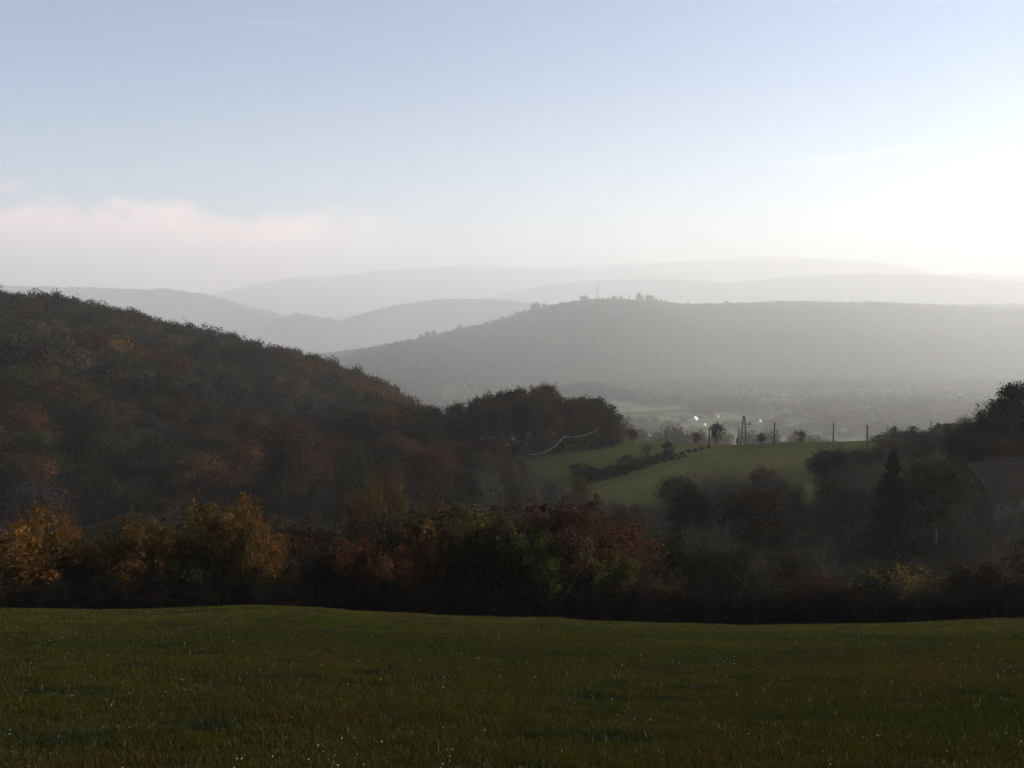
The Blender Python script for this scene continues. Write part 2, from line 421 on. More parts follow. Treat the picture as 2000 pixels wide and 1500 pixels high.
class MB:
    def __init__(s): s.V = []; s.F = []
    def add(s, V, F):
        b = len(s.V); s.V += [tuple(v) for v in V]; s.F += [tuple(i + b for i in f) for f in F]
    def box(s, c, d, rz=0):
        cx, cy, cz = c; hx, hy, hz = d[0] / 2, d[1] / 2, d[2] / 2
        V = [(x, y, z) for x in (-hx, hx) for y in (-hy, hy) for z in (-hz, hz)]
        ca, sa = math.cos(rz), math.sin(rz)
        V = [(cx + x * ca - y * sa, cy + x * sa + y * ca, cz + z) for x, y, z in V]
        s.add(V, [(0, 1, 3, 2), (4, 6, 7, 5), (0, 4, 5, 1), (2, 3, 7, 6), (0, 2, 6, 4), (1, 5, 7, 3)])
    def tube(s, p0, p1, r0, r1=None, sides=8):
        r1 = r0 if r1 is None else r1
        V, F = tubes([(p0, p1, r0, r1)], sides)
        s.add(V, list(map(tuple, F)) + [tuple(range(sides))[::-1], tuple(range(sides, 2 * sides))])
    def obj(s, name, mat, parent=None, loc=(0, 0, 0)):
        me = bpy.data.meshes.new(name); me.from_pydata(s.V, [], s.F); me.materials.append(mat); me.update()
        return link(name, me, parent, loc)
def empty(name, loc, rz=0):
    o = bpy.data.objects.new(name, None); COL.objects.link(o); o.empty_display_size = 0.5
    o.location = loc; o.rotation_euler = (0, 0, rz); return o

# ------------------------------------------------------------------ tree builder
def rnd_dir(rs, n):
    v = rs.normal(size=(n, 3)); return v / np.linalg.norm(v, axis=1, keepdims=True)
def leaf_quads(rs, P, size, flat=0.0, aspect=0.65):
    """a folded leaf-shaped quad at each point"""
    n = len(P)
    a = rnd_dir(rs, n); b = rnd_dir(rs, n)
    if flat: a[:, 2] *= (1 - flat); a /= np.linalg.norm(a, axis=1, keepdims=True)
    c = np.cross(a, b); c /= np.linalg.norm(c, axis=1, keepdims=True) + 1e-9
    sz = size * rs.uniform(0.6, 1.35, (n, 1))
    u = a * sz; v = c * sz * aspect
    w = np.cross(a, c) * sz * 0.18
    V = np.stack([P - u, P + v * rs.uniform(.6, 1, (n, 1)) + w, P + u, P - v * rs.uniform(.6, 1, (n, 1)) + w], 1).reshape(-1, 3)
    F = np.arange(4 * n).reshape(-1, 4)
    return V, F
def leaf_cols(rs, n, var=0.3, hue=0.12):
    k = rs.uniform(1 - var, 1 + var, (n, 1)); h = rs.normal(0, hue, (n, 1))
    C = np.concatenate([k * (1 + h), k, k * (1 - h)], 1)
    return np.repeat(np.clip(C, 0.05, 3), 4, 0)
def skeleton(rs, H, W, base=0.18, nb=14, nsub=5, up=0.5, stems=1, rtr=None, twig=3, shape='round'):
    segs = []; tips = []
    rtr = rtr or H * 0.018
    for s in range(stems):
        lean = rs.normal(0, 0.05, 2) if stems == 1 else rs.normal(0, 0.28, 2)
        hh = H * (0.9 if stems == 1 else rs.uniform(0.6, 0.93))
        pts = [np.array([rs.normal(0, .04 * W) if stems > 1 else 0, rs.normal(0, .04 * W) if stems > 1 else 0, -0.4])]
        m = 6
        for i in range(1, m + 1):
            t = i / m
            pts.append(np.array([lean[0] * hh * t + rs.normal(0, 0.012 * H), lean[1] * hh * t + rs.normal(0, 0.012 * H), hh * t]))
        rr = rtr / math.sqrt(stems)
        for i in range(m):
            segs.append((pts[i], pts[i + 1], rr * (1 - 0.85 * i / m), rr * (1 - 0.85 * (i + 1) / m)))
        pts = np.array(pts)
        for b in range(max(3, nb // stems)):
            t = base + (0.97 - base) * rs.rand() ** 0.85
            zz = t * hh; p0 = np.array([np.interp(zz, pts[:, 2], pts[:, k]) for k in range(3)])
            u = (zz / H - base) / (1 - base)
            if shape == 'round': prof = math.sqrt(max(0.06, 1 - (2 * u - 0.85) ** 2 / 1.35))
            elif shape == 'column': prof = 0.55 * math.sqrt(max(0.1, 1 - (1.6 * u - 0.7) ** 2))
            else: prof = 0.5 + 0.6 * u
            L = W * 0.5 * prof * rs.uniform(0.65, 1.12) / (1 if stems == 1 else 1.35)
            ph = rs.uniform(0, 2 * math.pi)
            dr = np.array([math.cos(ph), math.sin(ph), up * rs.uniform(0.5, 1.6)]); dr /= np.linalg.norm(dr)
            p1 = p0 + dr * L * 0.55 + [0, 0, 0.0]
            d2 = dr + np.array([0, 0, 0.25]); p2 = p1 + d2 / np.linalg.norm(d2) * L * 0.5
            r0 = rr * 0.42 * (1 - 0.6 * t)
            segs.append((p0, p1, r0, r0 * 0.6)); segs.append((p1, p2, r0 * 0.6, r0 * 0.2))
            tips.append((p2, L * 0.24)); tips.append((p1, L * 0.26))
            for c in range(nsub):
                q = p0 + (p2 - p0) * rs.uniform(0.25, 1.0)
                dd = dr * 0.7 + rs.normal(0, 0.6, 3) + [0, 0, up * 0.4]; dd /= np.linalg.norm(dd)
                q2 = q + dd * L * rs.uniform(0.25, 0.5)
                segs.append((q, q2, r0 * 0.32, r0 * 0.1)); tips.append((q2, L * 0.2))
                for w in range(twig):
                    e = dd + rs.normal(0, 0.6, 3); e /= np.linalg.norm(e)
                    st = q + (q2 - q) * rs.uniform(0.4, 1)
                    segs.append((st, st + e * L * rs.uniform(.12, .28), r0 * 0.14, r0 * 0.05))
                    tips.append((st + e * L * 0.2, L * 0.14))
        tips.append((pts[-1], W * 0.08))
    return segs, tips
def dome(rs, H, W, n, size, base=0.15, lumps=16, lr=(.24, .44), var=0.3, hue=0.12):
    rx = W * 0.5; rz_ = H * (1 - base) * 0.5; C0 = np.array([0, 0, H * base + rz_])
    d = rnd_dir(rs, lumps); d[:, 2] = np.where(d[:, 2] < -0.35, -d[:, 2], d[:, 2])
    cen = C0 + d * np.array([rx, rx, rz_]) * rs.uniform(.5, .78, (lumps, 1)); cen = np.concatenate([cen, [C0, C0 - [0, 0, rz_ * .4]]])
    rad = rs.uniform(lr[0], lr[1], lumps + 2) * rx; rad[-2:] = rx * .62
    w = rad ** 2; w /= w.sum(); k = rs.choice(lumps + 2, n, p=w)
    nd = rnd_dir(rs, n); P = cen[k] + nd * (rad[k] * rs.uniform(.72, 1.12, n))[:, None] * np.array([1, 1, .9])
    P[:, 2] = np.maximum(P[:, 2], 0.05)
    N = nd + rs.normal(0, .32, (n, 3)); N /= np.linalg.norm(N, axis=1, keepdims=True)
    a = np.cross(N, rnd_dir(rs, n)); a /= np.linalg.norm(a, axis=1, keepdims=True) + 1e-9; c = np.cross(N, a)
    sz = size * rs.uniform(.6, 1.35, (n, 1)); u = a * sz; v = c * sz * .7
    V = np.stack([P - u, P + v, P + u, P - v], 1).reshape(-1, 3)
    tone = np.repeat(rs.lognormal(0, .18, lumps + 2)[k], 4)[:, None]
    return V, np.arange(4 * n).reshape(-1, 4), leaf_cols(rs, n, var, hue) * tone
def crown(rs, tips, n, size, spread=1.0, squash=0.8, var=0.3, hue=0.12, clump=0.35):
    P = np.array([t[0] for t in tips]); S = np.array([t[1] for t in tips])
    wgt = S * rs.lognormal(0, clump, len(S)); wgt /= wgt.sum()
    k = rs.choice(len(P), n, p=wgt)
    off = rs.normal(0, 1, (n, 3)) * S[k][:, None] * spread * 0.8; off[:, 2] *= squash
    Q = P[k] + off
    Q[:, 2] = np.maximum(Q[:, 2], 0.05)
    V, F = leaf_quads(rs, Q, size)
    tone = np.repeat(rs.lognormal(0, 0.2, len(P))[k] * np.where(rs.rand(n) < .02, 2.6, 1), 4)[:, None]  # sunlit sparkle painted in: a few leaves made much lighter
    return V, F, leaf_cols(rs, n, var, hue) * tone
def spruce(rs, H, W, n, size):
    segs = [(np.array([0, 0, -0.4]), np.array([0, 0, H]), H * 0.016, 0.02)]; P = []
    z = H * 0.05
    while z < H * 0.98:
        u = z / H; L = W * 0.5 * (1 - u) ** 0.95 * rs.uniform(.75, 1.1) + 0.08
        m = rs.randint(5, 8)
        for b in range(m):
            ph = rs.uniform(0, 6.283); l = L * rs.uniform(0.7, 1.1)
            p0 = np.array([0, 0, z]); p1 = p0 + np.array([math.cos(ph) * l, math.sin(ph) * l, -0.28 * l + 0.12 * l * rs.rand()])
            segs.append((p0, p1, 0.04, 0.012))
            t = rs.uniform(0.08, 1, max(3, int(n * l / (L + 0.1) / 250))) ** 0.7
            q = p0 + (p1 - p0) * t[:, None] + rs.normal(0, 1, (len(t), 3)) * (0.07 * l + 0.03) * np.array([1.3, 1.3, 1.3])
            P.append(q)
        z += H * 0.02 * rs.uniform(0.7, 1.3)
    P = np.concatenate(P)
    if len(P) > n: P = P[rs.choice(len(P), n, False)]
    V, F = leaf_quads(rs, P, size, flat=0.6)
    return segs, V, F, leaf_cols(rs, len(P), 0.25, 0.05)

PROTO = {}
def proto(kind, var, H, W, leaves, size, sides=5, **kw):
    rs = np.random.RandomState(abs(hash_s(kind)) % 10000 + var * 77)
    if kind.startswith('spruce'):
        segs, V, F, C = spruce(rs, H, W, leaves, size)
    else:
        sk = {k: kw[k] for k in kw if k in ('base', 'nb', 'nsub', 'up', 'stems', 'rtr', 'twig', 'shape')}
        ck = {k: kw[k] for k in kw if k in ('spread', 'squash', 'var', 'hue', 'clump')}
        kk = 0.82 if kw.get('dome') else 1.0
        segs, tips = skeleton(rs, H * (1 - (1 - kk) * .6), W * kk, **sk)
        if kw.get('dome'):
            nd_ = int(leaves * kw['dome'])
            V, F, C = dome(rs, H, W, nd_, size, base=kw.get('base', .15), lumps=kw.get('lumps', 16), lr=kw.get('lr', (.24, .44)))
            V2, F2, C2 = crown(rs, tips, leaves - nd_, size, **ck)
            F = np.concatenate([F, F2 + len(V)]); V = np.concatenate([V, V2]); C = np.concatenate([C, C2])
        else: V, F, C = crown(rs, tips, leaves, size, **ck)
    keep = [s for s in segs if s[2] > kw.get('rmin', 0)]
    Vt, Ft = tubes(keep, sides)
    mat = kw.get('mat', M_LEAF)
    PROTO.setdefault(kind, []).append(dict(H=H * (0.93 if kw.get('dome') else 1), W=W,
        trunk=make_mesh(kind + '_trunk', Vt, Ft, [M_BARK], smooth=True),
        crown=make_mesh(kind + '_crown', V, F, [mat], C),
        one=make_mesh(kind, np.concatenate([V, Vt]), np.concatenate([F, Ft + len(V)]), [mat, M_BARK],
                      np.concatenate([C, np.ones((len(Vt), 3))]), np.concatenate([np.zeros(len(F)), np.ones(len(Ft))]))))
def hash_s(s): return sum(ord(c) * (i + 3) for i, c in enumerate(s))

for v in range(4): proto('bush', v, 5.0, 3.6, 8500, 0.075, stems=7, nb=56, nsub=5, twig=2, base=0.12, up=1.0, spread=0.8, rtr=0.12, mat=M_LEAFN, clump=0.5)
for v in range(2): proto('thicket', v, 5.0, 4.6, 9000, 0.07, stems=9, nb=70, nsub=5, twig=3, base=0.05, up=0.7, spread=1.0, rtr=0.12, mat=M_LEAFN)
for v in range(2): proto('twiggy', v, 5.0, 3.8, 2600, 0.055, stems=8, nb=60, nsub=6, twig=4, base=0.1, up=1.2, spread=0.6, rtr=0.14, mat=M_LEAFN, clump=0.9)
for v in range(4): proto('broadleaf', v, 12.0, 11.5, 7500, 0.19, nb=26, nsub=5, base=0.26, up=0.55, spread=0.95, clump=0.5, rmin=0.008, dome=0.6, lumps=26)
for v in range(3): proto('tallbroad', v, 17.0, 9.0, 7500, 0.21, nb=38, nsub=5, base=0.08, up=0.9, spread=0.8, clump=0.6, rmin=0.008, dome=0.5, lumps=30)
for v in range(3): proto('baretree', v, 11.0, 9.5, 2600, 0.085, nb=40, nsub=7, twig=8, base=0.12, up=1.1, spread=0.9, rtr=0.2, clump=0.9)
for v in range(5): proto('hilltree', v, 11.0, 10.5, 3800, 0.21, sides=4, nb=20, nsub=4, twig=1, base=0.12, up=0.6, spread=0.85, clump=0.6, rmin=0.015, dome=0.92, lumps=9, lr=(.34, .56))
for v in range(4): proto('fartree', v, 11.0, 10.0, 850, 0.37, sides=3, nb=14, nsub=3, twig=0, base=0.12, up=0.6, spread=0.85, clump=0.6, rmin=0.03, dome=0.93, lumps=7, lr=(.36, .58))
for v in range(2): proto('spruce', v, 14.0, 7.0, 9000, 0.2, sides=4)
for v in range(2): proto('spruce_far', v, 15.0, 5.5, 600, 0.5, sides=3)
for v in range(3): proto('shrub', v, 2.2, 2.6, 1200, 0.10, stems=5, nb=24, nsub=3, twig=1, base=0.05, up=0.6, spread=1.1, rtr=0.06)

DARK = 0.50                                            # darkens tree and bush leaf colours evenly, tuned with the exposure
PAL = {
    'rust': ((.095, .044, .016), 'rust-brown'), 'brown': ((.070, .042, .020), 'dull brown'), 'olive': ((.058, .056, .018), 'olive green'),
    'green': ((.032, .036, .012), 'dark green'), 'gold': ((.20, .115, .022), 'golden yellow'), 'amber': ((.135, .068, .017), 'amber orange'),
    'grey': ((.060, .048, .038), 'grey-brown'), 'red': ((.075, .034, .018), 'dark red'), 'ochre': ((.11, .075, .02), 'ochre'),
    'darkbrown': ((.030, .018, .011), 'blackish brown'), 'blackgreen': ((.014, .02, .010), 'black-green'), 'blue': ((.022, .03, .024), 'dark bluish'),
    'rustfew': ((.16, .05, .02), 'rust'), 'ember': ((.19, .092, .018), 'amber orange'), 'ember2': ((.15, .055, .016), 'rust red'), 'lime': ((.095, .085, .016), 'yellow-green'),
    'glow': ((.22, .112, .020), 'glowing orange'), 'glowy': ((.27, .17, .025), 'glowing yellow')}
RND = random.Random(5)
def tree(kind, name, loc, H, label, cat='tree', group=None, col='brown', wscale=1.0, parts=True, jit=0.25, var=None):
    p = PROTO[kind]; p = p[(RND.randrange(len(p)) if var is None else var) % len(p)]
    s = H / p['H']; rz = RND.uniform(0, 6.283)
    c = PAL[col][0] if isinstance(col, str) else col
    k = RND.uniform(1 - jit, 1 + jit) * DARK
    c = (c[0] * k * RND.uniform(.9, 1.1), c[1] * k, c[2] * k, 1)
    if parts:
        r = empty(name, loc, rz); r.scale = (s * wscale, s * wscale, s)
        t = link('trunk', p['trunk'], r); f = link('crown', p['crown'], r); f.color = c
    else:
        r = link(name, p['one'], None, loc); r.rotation_euler = (0, 0, rz); r.scale = (s * wscale, s * wscale, s); r.color = c
    tag(r, label, cat, group)
    return r
def tree_px(kind, name, px, ytop, d, label, wpx=None, **kw):
    """a tree whose top shows at (px, ytop) and which stands at range d"""
    g = stand(px, d); H = max(0.8, top_z(px, ytop, d) - g.z)
    p = PROTO[kind][0]; ws = 1.0
    if wpx: ws = (wpx * d / F_PX) / (p['W'] * H / p['H'])
    return tree(kind, name, g, H, label, wscale=ws, **kw)

MARKS = [(0, 'left-edge orange bush'), (82, 'tall orange bush at far left'), (195, 'low amber bush at left'), (280, 'orange pair of bushes at left'), (400, 'dark green shrub'), (478, 'tallest orange bush'),
         (560, 'small amber bush'), (645, 'second low dark brown bush'), (705, 'dark red bush left of centre'), (775, 'rust bush left of centre'), (840, 'two small spruces'), (885, 'orange-brown bush near centre'), (948, 'dark reddish bush near centre'),
         (1018, 'large green and yellow bush'), (1100, 'big dark red bush'), (1152, 'golden bush'), (1218, 'pointed green bush'), (1290, 'low yellowish bush'), (1368, 'low dark bush right of centre'), (1430, 'broad green-topped bush'),
         (1500, 'pale twiggy bush'), (1550, 'low dark brown bush at right'), (1612, 'flat rust-topped bush'), (1680, 'dark bush below the spruce'), (1735, 'thin green bush'), (1790, 'two-armed yellow bush'), (1850, 'thin reddish bush'), (1912, 'dark brown bush at right'), (1975, 'sparkling right-edge bush')]
VMARKS = [(1215, 'thin tree beside the copse'), (1252, 'left thin post'), (1291, 'leftmost crest pole'), (1340, 'brown crest bush'), (1400, 'dark upright crest tree'), (1452, 'A-shaped pole'), (1488, 'spreading crest bush'), (1512, 'first pole right of the A-shaped one'), (1560, 'faint thin pole'),
          (1627, 'second pole right of the A-shaped one'), (1694, 'leaning pole'), (1731, 'thin pole by the leaning one'), (1775, 'long house roof'), (1816, 'rightmost crest pole'), (1880, 'dark slope at right')]
def side_mark(x, rel, M=MARKS):
    m = min(M, key=lambda m: abs(m[0] - x)); return '%s%s the %s' % (rel, ' left of' if m[0] - x > 9 else (' right of' if x - m[0] > 9 else ''), m[1])
def near_mark(x, M=MARKS): return min(M, key=lambda m: abs(m[0] - x))[1]
# ------------------------------------------------------------------ the hedge along the field edge
HEDGE = [
 (-40, 1030, 120, 'bush', 'glow', 'glowing orange bush cut by the left edge of the photo'),
 (30, 1045, 110, 'bush', 'glow', 'orange bush right of the left photo edge, left of the tallest orange one'),
 (82, 1003, 130, 'bush', 'glow', 'tall glowing orange bush at the left end of the field hedge'),
 (138, 1062, 90, 'bush', 'rust', 'brown bush in the dip right of the tall orange left bush'),
 (195, 1075, 100, 'bush', 'glow', 'low amber bush between two taller orange bushes on the left'),
 (252, 1022, 105, 'bush', 'ember', 'orange-brown bush of the left hedge, two right of the leftmost tall one'),
 (312, 1036, 105, 'bush', 'glow', 'bright orange bush at left directly left of the dark green one'),
 (352, 1012, 90, 'bush', 'gold', 'ochre bush rising behind the dark green shrub'),
 (400, 1072, 140, 'thicket', 'green', 'dark green rounded shrub among the orange bushes'),
 (428, 985, 120, 'bush', 'gold', 'olive-yellow bush rising tall over the dark green shrub'),
 (478, 984, 100, 'bush', 'ember', 'tallest orange bush of the left hedge, right of the olive one'),
 (530, 1043, 90, 'bush', 'ember', 'small amber bush closing the orange part of the hedge on the right'),
 (585, 1105, 120, 'thicket', 'darkbrown', 'low dark bush right of the last orange bush'),
 (645, 1092, 120, 'thicket', 'darkbrown', 'low dark brown bush, second right of the orange bushes'),
 (700, 1064, 120, 'thicket', 'red', 'dark red bush where the hedge begins to rise again'),
 (760, 1052, 120, 'bush', 'ember2', 'rust-coloured bush in front of the pale yellow tree'),
 (822, 1048, 110, 'bush', 'ember2', 'rust-coloured bush below the two small spruces'),
 (885, 1018, 130, 'bush', 'ember', 'orange-brown bush left of the large green one'),
 (948, 1032, 100, 'thicket', 'darkbrown', 'dark reddish bush hard against the large green one'),
 (1018, 996, 150, 'bush', 'lime', 'large green and yellow bush, tallest in the middle of the hedge'),
 (1062, 1040, 100, 'bush', 'lime', 'olive bush on the right flank of the large green one'),
 (1105, 985, 150, 'bush', 'red', 'big dark red bush behind the large green one'),
 (1152, 1082, 90, 'bush', 'glowy', 'golden bush at the foot of the dark red one'),
 (1218, 1068, 115, 'bush', 'lime', 'pointed green bush with yellow sparkle right of the golden one'),
 (1262, 1128, 90, 'thicket', 'blackgreen', 'low black-green bush right of the pointed green one'),
 (1305, 1132, 90, 'bush', 'ochre', 'low yellowish bush just right of the middle of the hedge'),
 (1368, 1125, 100, 'thicket', 'blackgreen', 'low dark bush left of the broad green-topped one'),
 (1430, 1082, 140, 'thicket', 'green', 'broad dark bush with a yellow-green top in the right hedge'),
 (1500, 1108, 100, 'twiggy', 'olive', 'twiggy bush with pale leaf sparkle in the right hedge'),
 (1550, 1125, 110, 'thicket', 'darkbrown', 'low dark brown bush left of the flat rust-topped one'),
 (1612, 1130, 130, 'bush', 'rust', 'flat-topped rust bush in the right hedge'),
 (1680, 1140, 110, 'thicket', 'darkbrown', 'low dark brown bush right of the flat rust-topped one'),
 (1735, 1118, 100, 'twiggy', 'green', 'thin green bush left of the two-armed one'),
 (1790, 1098, 120, 'twiggy', 'glowy', 'thin two-armed bush with sparkling yellow leaves'),
 (1850, 1120, 110, 'twiggy', 'red', 'thin reddish bush right of the two-armed one'),
 (1912, 1112, 110, 'thicket', 'darkbrown', 'dark brown bush near the right end of the hedge'),
 (1975, 1100, 120, 'twiggy', 'amber', 'sparkling reddish bush at the right photo edge'),
 (2040, 1095, 120, 'bush', 'brown', 'brown bush cut by the right edge of the photo'),
 (2120, 1105, 130, 'thicket', 'darkbrown', 'dark bush first beyond the right edge of the photo'), (2215, 1090, 130, 'bush', 'rust', 'rust bush second beyond the right edge of the photo'),
 (2310, 1100, 130, 'thicket', 'green', 'green bush third beyond the right edge of the photo'), (-125, 1040, 120, 'bush', 'ember', 'orange bush first beyond the left edge of the photo'),
 (-215, 1050, 130, 'thicket', 'brown', 'brown bush second beyond the left edge of the photo')]
for i, (x, y, w, k, c, lab) in enumerate(HEDGE):
    tree_px(k, 'hedge_bush', x, y, 50.5 + (i * 37 % 5) * 0.8, lab, wpx=w * 1.3, cat='bush', group='bushes along the far edge of the field', col=c, jit=0.1, var=i)
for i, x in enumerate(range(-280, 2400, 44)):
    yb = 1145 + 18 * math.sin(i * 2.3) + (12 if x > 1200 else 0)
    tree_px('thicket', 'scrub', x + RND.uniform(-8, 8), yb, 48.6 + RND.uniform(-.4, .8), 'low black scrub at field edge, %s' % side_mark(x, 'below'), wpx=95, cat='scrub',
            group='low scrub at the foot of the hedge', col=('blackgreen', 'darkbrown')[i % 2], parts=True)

# ------------------------------------------------------------------ trees standing in the valley behind the hedge
LIM = [(-200, 820), (300, 850), (780, 860), (840, 890), (960, 885), (1030, 915), (1100, 940), (1160, 962), (1230, 985), (1290, 975), (1320, 930), (1400, 912), (1500, 888),
       (1590, 905), (1640, 890), (1700, 880), (1750, 868), (1800, 856), (1850, 850), (1900, 822), (1930, 800), (1960, 770), (2000, 755), (2300, 740)]
LX = [p[0] for p in LIM]; LY = [p[1] for p in LIM]
used = []
def free(p, r):
    for q, s in used:
        if (q[0] - p[0]) ** 2 + (q[1] - p[1]) ** 2 < (r + s) ** 2: return False
    return True
def mark(p, r): used.append(((p[0], p[1]), r))
PICK = [  # px, ytop, range, kind, colour, width px, name, label
 (842, 882, 220, 'broadleaf', 'rust', 120, 'broadleaf_tree', 'large round rust-brown tree standing free below the copse'),
 (560, 850, 225, 'broadleaf', 'brown', 110, 'broadleaf_tree', 'large round dull brown tree at the foot of the left hill'),
 (690, 892, 215, 'broadleaf', 'olive', 90, 'broadleaf_tree', 'olive and rust tree left of the large round rust-brown one'),
 (755, 962, 120, 'broadleaf', 'ochre', 110, 'broadleaf_tree', 'pale yellowish tree rising behind the rust hedge bushes'),
 (718, 985, 112, 'broadleaf', 'amber', 110, 'broadleaf_tree', 'slim orange tree leaning on the pale yellowish one'),
 (803, 985, 95, 'spruce', 'blackgreen', 62, 'spruce', 'small black spruce right of the pale yellowish tree'),
 (862, 988, 98, 'spruce', 'blackgreen', 44, 'spruce', 'narrow black spruce, right one of the pair behind the hedge'),
 (968, 938, 170, 'baretree', 'olive', 80, 'bare_tree', 'half-bare tree with few yellow-green leaves in the valley centre'),
 (1048, 915, 190, 'baretree', 'grey', 90, 'bare_tree', 'grey half-bare tree below the left end of the meadow'),
 (1135, 938, 200, 'broadleaf', 'ochre', 44, 'broadleaf_tree', 'slim yellow tree at the lower left corner of the meadow'),
 (985, 905, 225, 'broadleaf', 'ochre', 64, 'broadleaf_tree', 'small orange tree left of the meadow corner'),
 (1625, 886, 200, 'broadleaf', 'blue', 100, 'broadleaf_tree', 'round blackish tree standing before the right part of the meadow'),
 (1745, 876, 128, 'spruce', 'blackgreen', 135, 'spruce', 'tall dark spruce rising right of the round blackish tree'),
 (1668, 915, 170, 'baretree', 'rustfew', 70, 'broadleaf_tree', 'reddish tree left of the tall spruce'),
 (1628, 945, 150, 'broadleaf', 'olive', 90, 'broadleaf_tree', 'olive tree in front of the round blackish tree'),
 (1830, 908, 130, 'broadleaf', 'olive', 150, 'broadleaf_tree', 'big olive round tree before the gabled house'),
 (1498, 962, 195, 'broadleaf', 'gold', 44, 'bare_tree', 'small yellow-leaved tree alone in the dark thicket'),
 (1960, 985, 85, 'baretree', 'olive', 120, 'bare_tree', 'pale-leaved loose tree at the right edge below the house'),
 (1890, 1000, 80, 'baretree', 'olive', 90, 'bare_tree', 'pale-leaved loose tree left of the right-edge one'),
 (1975, 750, 182, 'tallbroad', 'blackgreen', 95, 'oak_tree', 'large dark tree on the skyline at the right photo edge'),
 (1868, 846, 200, 'broadleaf', 'darkbrown', 50, 'broadleaf_tree', 'dark brown tree low on the skyline slope left of the large oak'),
 (1898, 826, 196, 'broadleaf', 'grey', 52, 'broadleaf_tree', 'grey tree on the skyline slope, second left of the large oak'),
 (1922, 806, 192, 'broadleaf', 'blackgreen', 56, 'broadleaf_tree', 'blackish tree on the skyline slope, directly left of the large oak'),
 (1948, 792, 188, 'broadleaf', 'darkbrown', 56, 'broadleaf_tree', 'dark brown tree under the left side of the large oak'),
 (1905, 862, 178, 'broadleaf', 'darkbrown', 90, 'broadleaf_tree', 'dark brown tree behind the gabled house roof'),
 (1960, 850, 172, 'broadleaf', 'blackgreen', 100, 'broadleaf_tree', 'blackish tree behind the right end of the house roof'),
 (1948, 925, 112, 'baretree', 'grey', 60, 'bare_tree', 'grey bare tree standing in front of the house roof'),
 (1985, 915, 116, 'baretree', 'brown', 70, 'bare_tree', 'brown bare tree before the right end of the house roof'),
 (2030, 740, 176, 'tallbroad', 'darkbrown', 110, 'oak_tree', 'large dark tree just outside the right edge skyline'),
]
for (x, y, d, k, c, w, nm, lab) in PICK:
    o = tree_px(k, nm, x, y, d, lab, wpx=w, cat='tree', col=c, jit=0.05)
    mark(o.location, w * d / F_PX * 0.4)
HOUSE = stand(1925, 138); mark(HOUSE, 8.5)
mark(stand(1885, 128), 5); mark(stand(1915, 115), 4)
cnt = 0
tries = 0
rs = np.random.RandomState(21)
while tries < 5200 and cnt < 285:
    tries += 1
    x = rs.uniform(-120, 2120); d = 62 + (176 + 62 * np.clip((x - 1640) / 50, 0, 1)) * rs.rand() ** 0.75
    a = math.atan((x - CX) / F_PX)
    g = Vector((d * math.sin(a), d * math.cos(a), 0)); g.z = float(terrain(a, d)[0])
    if not free(g, 2.6): continue
    bare = (x > 1250 and rs.rand() < 0.62) or rs.rand() < 0.22
    if x > 1820 and d > 150: bare = rs.rand() < 0.4
    H = rs.uniform(7, 13)
    if 1290 < x < 1760 and d > 130: H = rs.uniform(9.5, 12.5)
    t = g.z + H; ytop = HZ - F_PX * t / d * math.cos(a)
    lim = np.interp(x, LX, LY) + rs.uniform(0, 14 if d < 130 else 45)
    if d < 125: lim = max(lim, np.interp(x, [0, 1150, 1300, 1900, 2000], [1010, 1010, 1060, 1060, 1030]) + rs.uniform(-30, 30))
    elif d < 175 and x < 1100: lim = max(lim, 930 + rs.uniform(-20, 30))
    if ytop < lim:
        H = -(lim - HZ) / F_PX / math.cos(a) * d - g.z
        if H < 3.5: continue
    if x > 1830 and 60 < d < 150:
        lim2 = np.interp(x, [1830, 1870, 1960, 2100], [905, 962, 975, 960])
        tp = HZ - F_PX * (g.z + H) / d * math.cos(a)
        if tp < lim2:
            H = -(lim2 - HZ) / F_PX / math.cos(a) * d - g.z
            if H < 3.5: continue
    if bare:
        kind, nm = 'baretree', 'bare_tree'; c = rs.choice(['grey', 'grey', 'brown', 'olive', 'red'])
        lab = {'grey': 'leafless grey tree', 'brown': 'nearly bare brown tree', 'olive': 'nearly bare olive tree', 'red': 'nearly bare reddish tree'}[c]
    else:
        kind, nm = 'broadleaf', 'broadleaf_tree'; c = rs.choice(['brown', 'olive', 'green', 'rust', 'darkbrown', 'ochre', 'grey'], p=[.24, .2, .16, .14, .14, .04, .08])
        lab = PAL[c][1] + ' leafy tree'
    zone = 'in the dark valley behind the left hedge' if x < 700 else ('in the valley behind the middle of the hedge' if x < 1250 else 'on the slope behind the right hedge')
    dist = 'nearest' if d < 100 else ('second' if d < 140 else ('third' if d < 190 else 'farthest'))
    tree(kind, nm, g, H, '%s, %s row, %s' % (lab, dist, side_mark(x, 'behind')), cat='tree', group='%s trees %s' % ('bare' if bare else 'leafy', zone), col=str(c), wscale=rs.uniform(.85, 1.2))
    mark(g, 2.6 if bare else 3.2); cnt += 1

